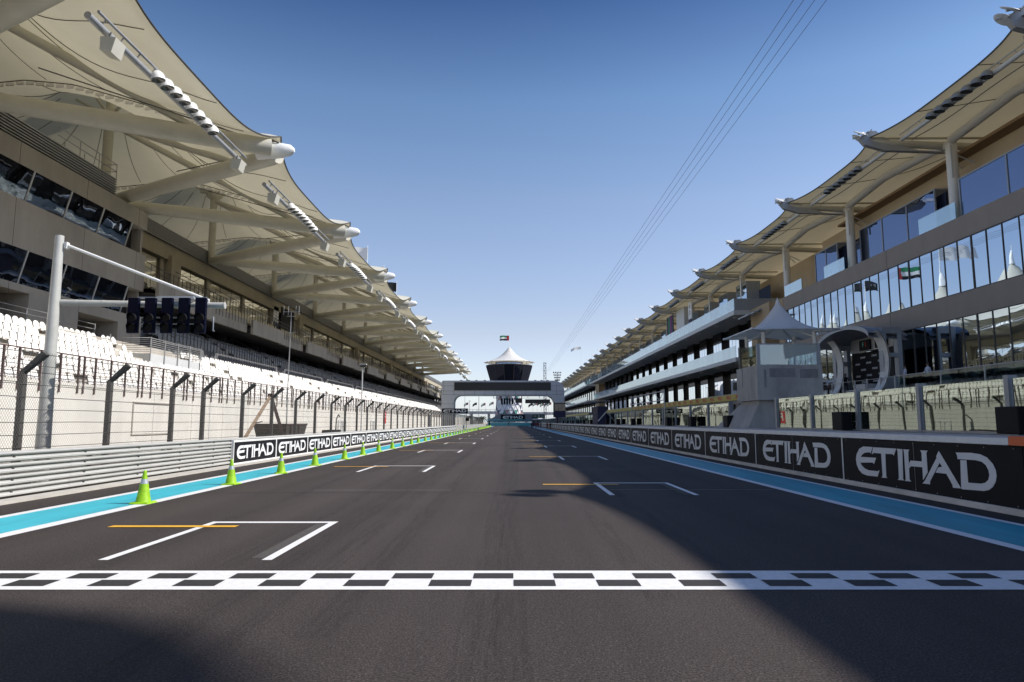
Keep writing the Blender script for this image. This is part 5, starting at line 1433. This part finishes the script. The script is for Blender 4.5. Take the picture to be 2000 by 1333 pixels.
for i, xx in enumerate(xs):
    side = 'left' if xx < 0 else 'right'
    rank = ordw(i+1) if xx < 0 else ordw(i-3)
    o = flagpole(xx*.95, 455, 0, 15.2 + random.uniform(-.5,.5), kinds[i], 'far flagpole %s of the control tower, %s from the left there' % (side, rank), W=3.0, H=1.6, droop=.9)
for i, (xx, yy, hh) in enumerate(((-27.5,400,21),(-25.0,300,17),(-20.4,330,12),(-14.5,300,16.5))):
    q = empty('light_pole', (xx, yy, 0), 'thin grey pole against the sky under the bridge, %s from the left' % ordw(i+1), 'light pole', 'thin poles')
    b = MB(); b.tube([(xx,yy,0),(xx,yy,hh)], [.16,.09], 6); b.build('pole', m_steel, q)
    b = MB()
    if i == 3:
        for k in range(5): b.box(xx-1.3+.6*k,xx-.95+.6*k,yy-.2,yy+.2,hh-.3,hh+.1)
        b.box(xx-1.4,xx+1.8,yy-.05,yy+.05,hh-.1,hh)
    else: b.box(xx-.5,xx+.5,yy-.2,yy+.2,hh-.15,hh)
    b.build('lamp_head', m_darkst, q)
gn = empty('pit_exit_board', (14.0, 240, 0), 'dark green board on posts by the pit exit, pale emblem in its centre', 'sign')
b = MB(); b.box(7.0,11.4,240,240.2,3.2,4.55); b.build('board', m_hgreen, gn)
b = MB(); b.tube([(9.4,239.95,3.9),(9.4,239.99,3.9)], .35, 12); b.box(7.5,8.5,239.95,239.99,3.75,4.0); b.box(10.1,11.0,239.95,239.99,3.75,4.0); b.build('emblem', m_galv, gn)
b = MB(); b.box(7.1,7.25,240.01,240.2,0,3.2); b.box(11.15,11.3,240.01,240.2,0,3.2); b.build('post', m_darkst, gn)
vn = empty('service_truck', (9.6, 250, 0), 'white-roofed dark service truck parked under the green board', 'truck')
b = MB(); b.box(7.6,11.6,250,256,.5,2.5); b.build('body', m_indigo, vn, bevel=.08)
b = MB(); b.box(7.6,11.6,249.9,256,2.51,3.0); b.build('roof', m_tubew, vn, bevel=.08)
for xx in (7.9,11.2):
    b = MB(); b.tube([(xx-.12,251,.45),(xx+.12,251,.45)], .45, 14); b.build('wheel', m_blk, vn)
b = MB(); b.box(8.1,11.1,249.86,249.97,1.5,2.3); b.build('windscreen', m_mirrord, vn)
# lattice mast + floodlight mast
lm = empty('lattice_mast', (14.7, 305, 0), 'tall thin square lattice mast beside the control tower', 'mast')
b = MB(); hh = 28.0; wd = .55
for sx in (-wd,wd):
    for sy in (-wd,wd): b.tube([(14.7+sx,305+sy,0),(14.7+sx,305+sy,hh)], .09, 5)
z = .5; k = 0
while z < hh-1:
    for sy in (-wd,wd):
        b.tube([(14.7-wd,305+sy,z),(14.7+wd,305+sy,z)], .06, 4)
        b.tube([(14.7-wd,305+sy,z) if k%2 else (14.7+wd,305+sy,z),(14.7+wd,305+sy,z+1.15) if k%2 else (14.7-wd,305+sy,z+1.15)], .05, 4)
    z += 1.15; k += 1
b.build('lattice', m_steel, lm)
b = MB(); b.box(14.0,15.4,304.4,305.6,28,28.2); b.build('top_plate', m_darkst, lm)
fm = empty('floodlight_mast', (28.5, 430, 0), 'floodlight mast with stacked lamp rows just left of the right roof end', 'floodlight mast')
b = MB(); b.tube([(28.5,430,0),(28.5,430,33)], [.35,.2], 8); b.build('pole', m_steel, fm)
b = MB()
for r in range(4):
    wv = 2.6-.35*(3-r)
    b.box(28.5-wv,28.5+wv,429.8,430.1,27.6+1.6*r,27.75+1.6*r)
    for k in range(5): b.box(28.5-wv+wv*2*k/4.6,28.5-wv+wv*2*k/4.6+.6,429.4,430.2,27.8+1.6*r,28.5+1.6*r)
b.build('lamp_row', m_darkst, fm)
# overhead camera cables
for i, (sl, xx) in enumerate(((1.489,12.3),(1.437,12.75),(1.385,13.25),(1.333,13.8))):
    pts = []
    for k in range(41):
        t = k/40; y = -20 + 325*t; z = 1.77 + 18.25 - 1.0*math.sin(math.pi*t)*0 - .6*(1-(2*t-1)**2)
        pts.append((18.2/sl*1.0 + (14.7-18.2/sl)*max(0,(t-.6)/.4)**2*.25, y, z+.6*(1-(2*.1-1)**2) if False else 1.77+18.2 + 6.0*max(0,(t-.75)/.25)**2))
    b = MB(); b.tube(pts, .014, 4, cap=False); o = b.build('overhead_cable', m_cable); 
    tag(o, 'thin overhead cable along the track, %s' % ['leftmost of the four','second from the left of the four','third from the left of the four','rightmost of the four'][i], 'cable', 'overhead cables')
# trees at the far left, behind the barrier
def tree(x, y, h, w_, lab, seed):
    random.seed(seed)
    t = empty('date_palm' , (x, y, 0), lab, 'tree', 'far trees')
    b = MB(); b.tube([(x,y,0),(x+.1,y,h*.5),(x,y,h*.75)], [.3,.22,.18], 7); b.build('trunk', m_trunk, t)
    b = MB()
    for k in range(26):
        a = random.uniform(0, 2*math.pi); el = random.uniform(-.5,1.2); L = w_*random.uniform(.8,1.1)
        p0 = Vector((x,y,h*.75)); d = Vector((math.cos(a)*math.cos(el), math.sin(a)*math.cos(el), math.sin(el)))
        pts = [p0 + d*L*t_ + Vector((0,0,-L*.55*t_*t_)) for t_ in (0,.25,.5,.75,1)]
        side = d.cross(Vector((0,0,1))).normalized()
        for i in range(4):
            for sg_ in (-1,1):
                w0 = .35*L*.5; b.add([pts[i], pts[i+1], pts[i+1]+side*sg_*w0*(1-i*.2)+Vector((0,0,-.3)), pts[i]+side*sg_*w0*(1-i*.2)*.8+Vector((0,0,-.25))], [(0,1,2,3)])
    b.build('crown', m_palm, t)
for i in range(9): tree(-36+4.2*i+random.uniform(-1,1), 372+random.uniform(-4,4), 5.2+random.uniform(-1,.8), 2.8, 'low dark palm beyond the far left barrier, %s from the left' % ordw(i+1), 20+i)
# unseen tower added outside the frame so its canopy shades the track
vt = empty('shade_tower', (46, 2.0, 0), 'unseen slender tower beside the pit building, added so its round canopy shades the track', 'tower')
b = MB(); b.tube([(46,2.0,0),(46,2.0,46)], [1.1,.8], 16); b.build('shaft', m_rawc, vt)
b = MB(); b.lathe((45.4,2.8,0), [(4.1,46.0),(4.2,46.4),(3.0,47.6),(1.2,49.2),(.1,50.5)], 28); b.lathe((45.4,2.8,0), [(0,45.9),(4.1,46.0)], 28); b.build('canopy', m_fabW, vt)
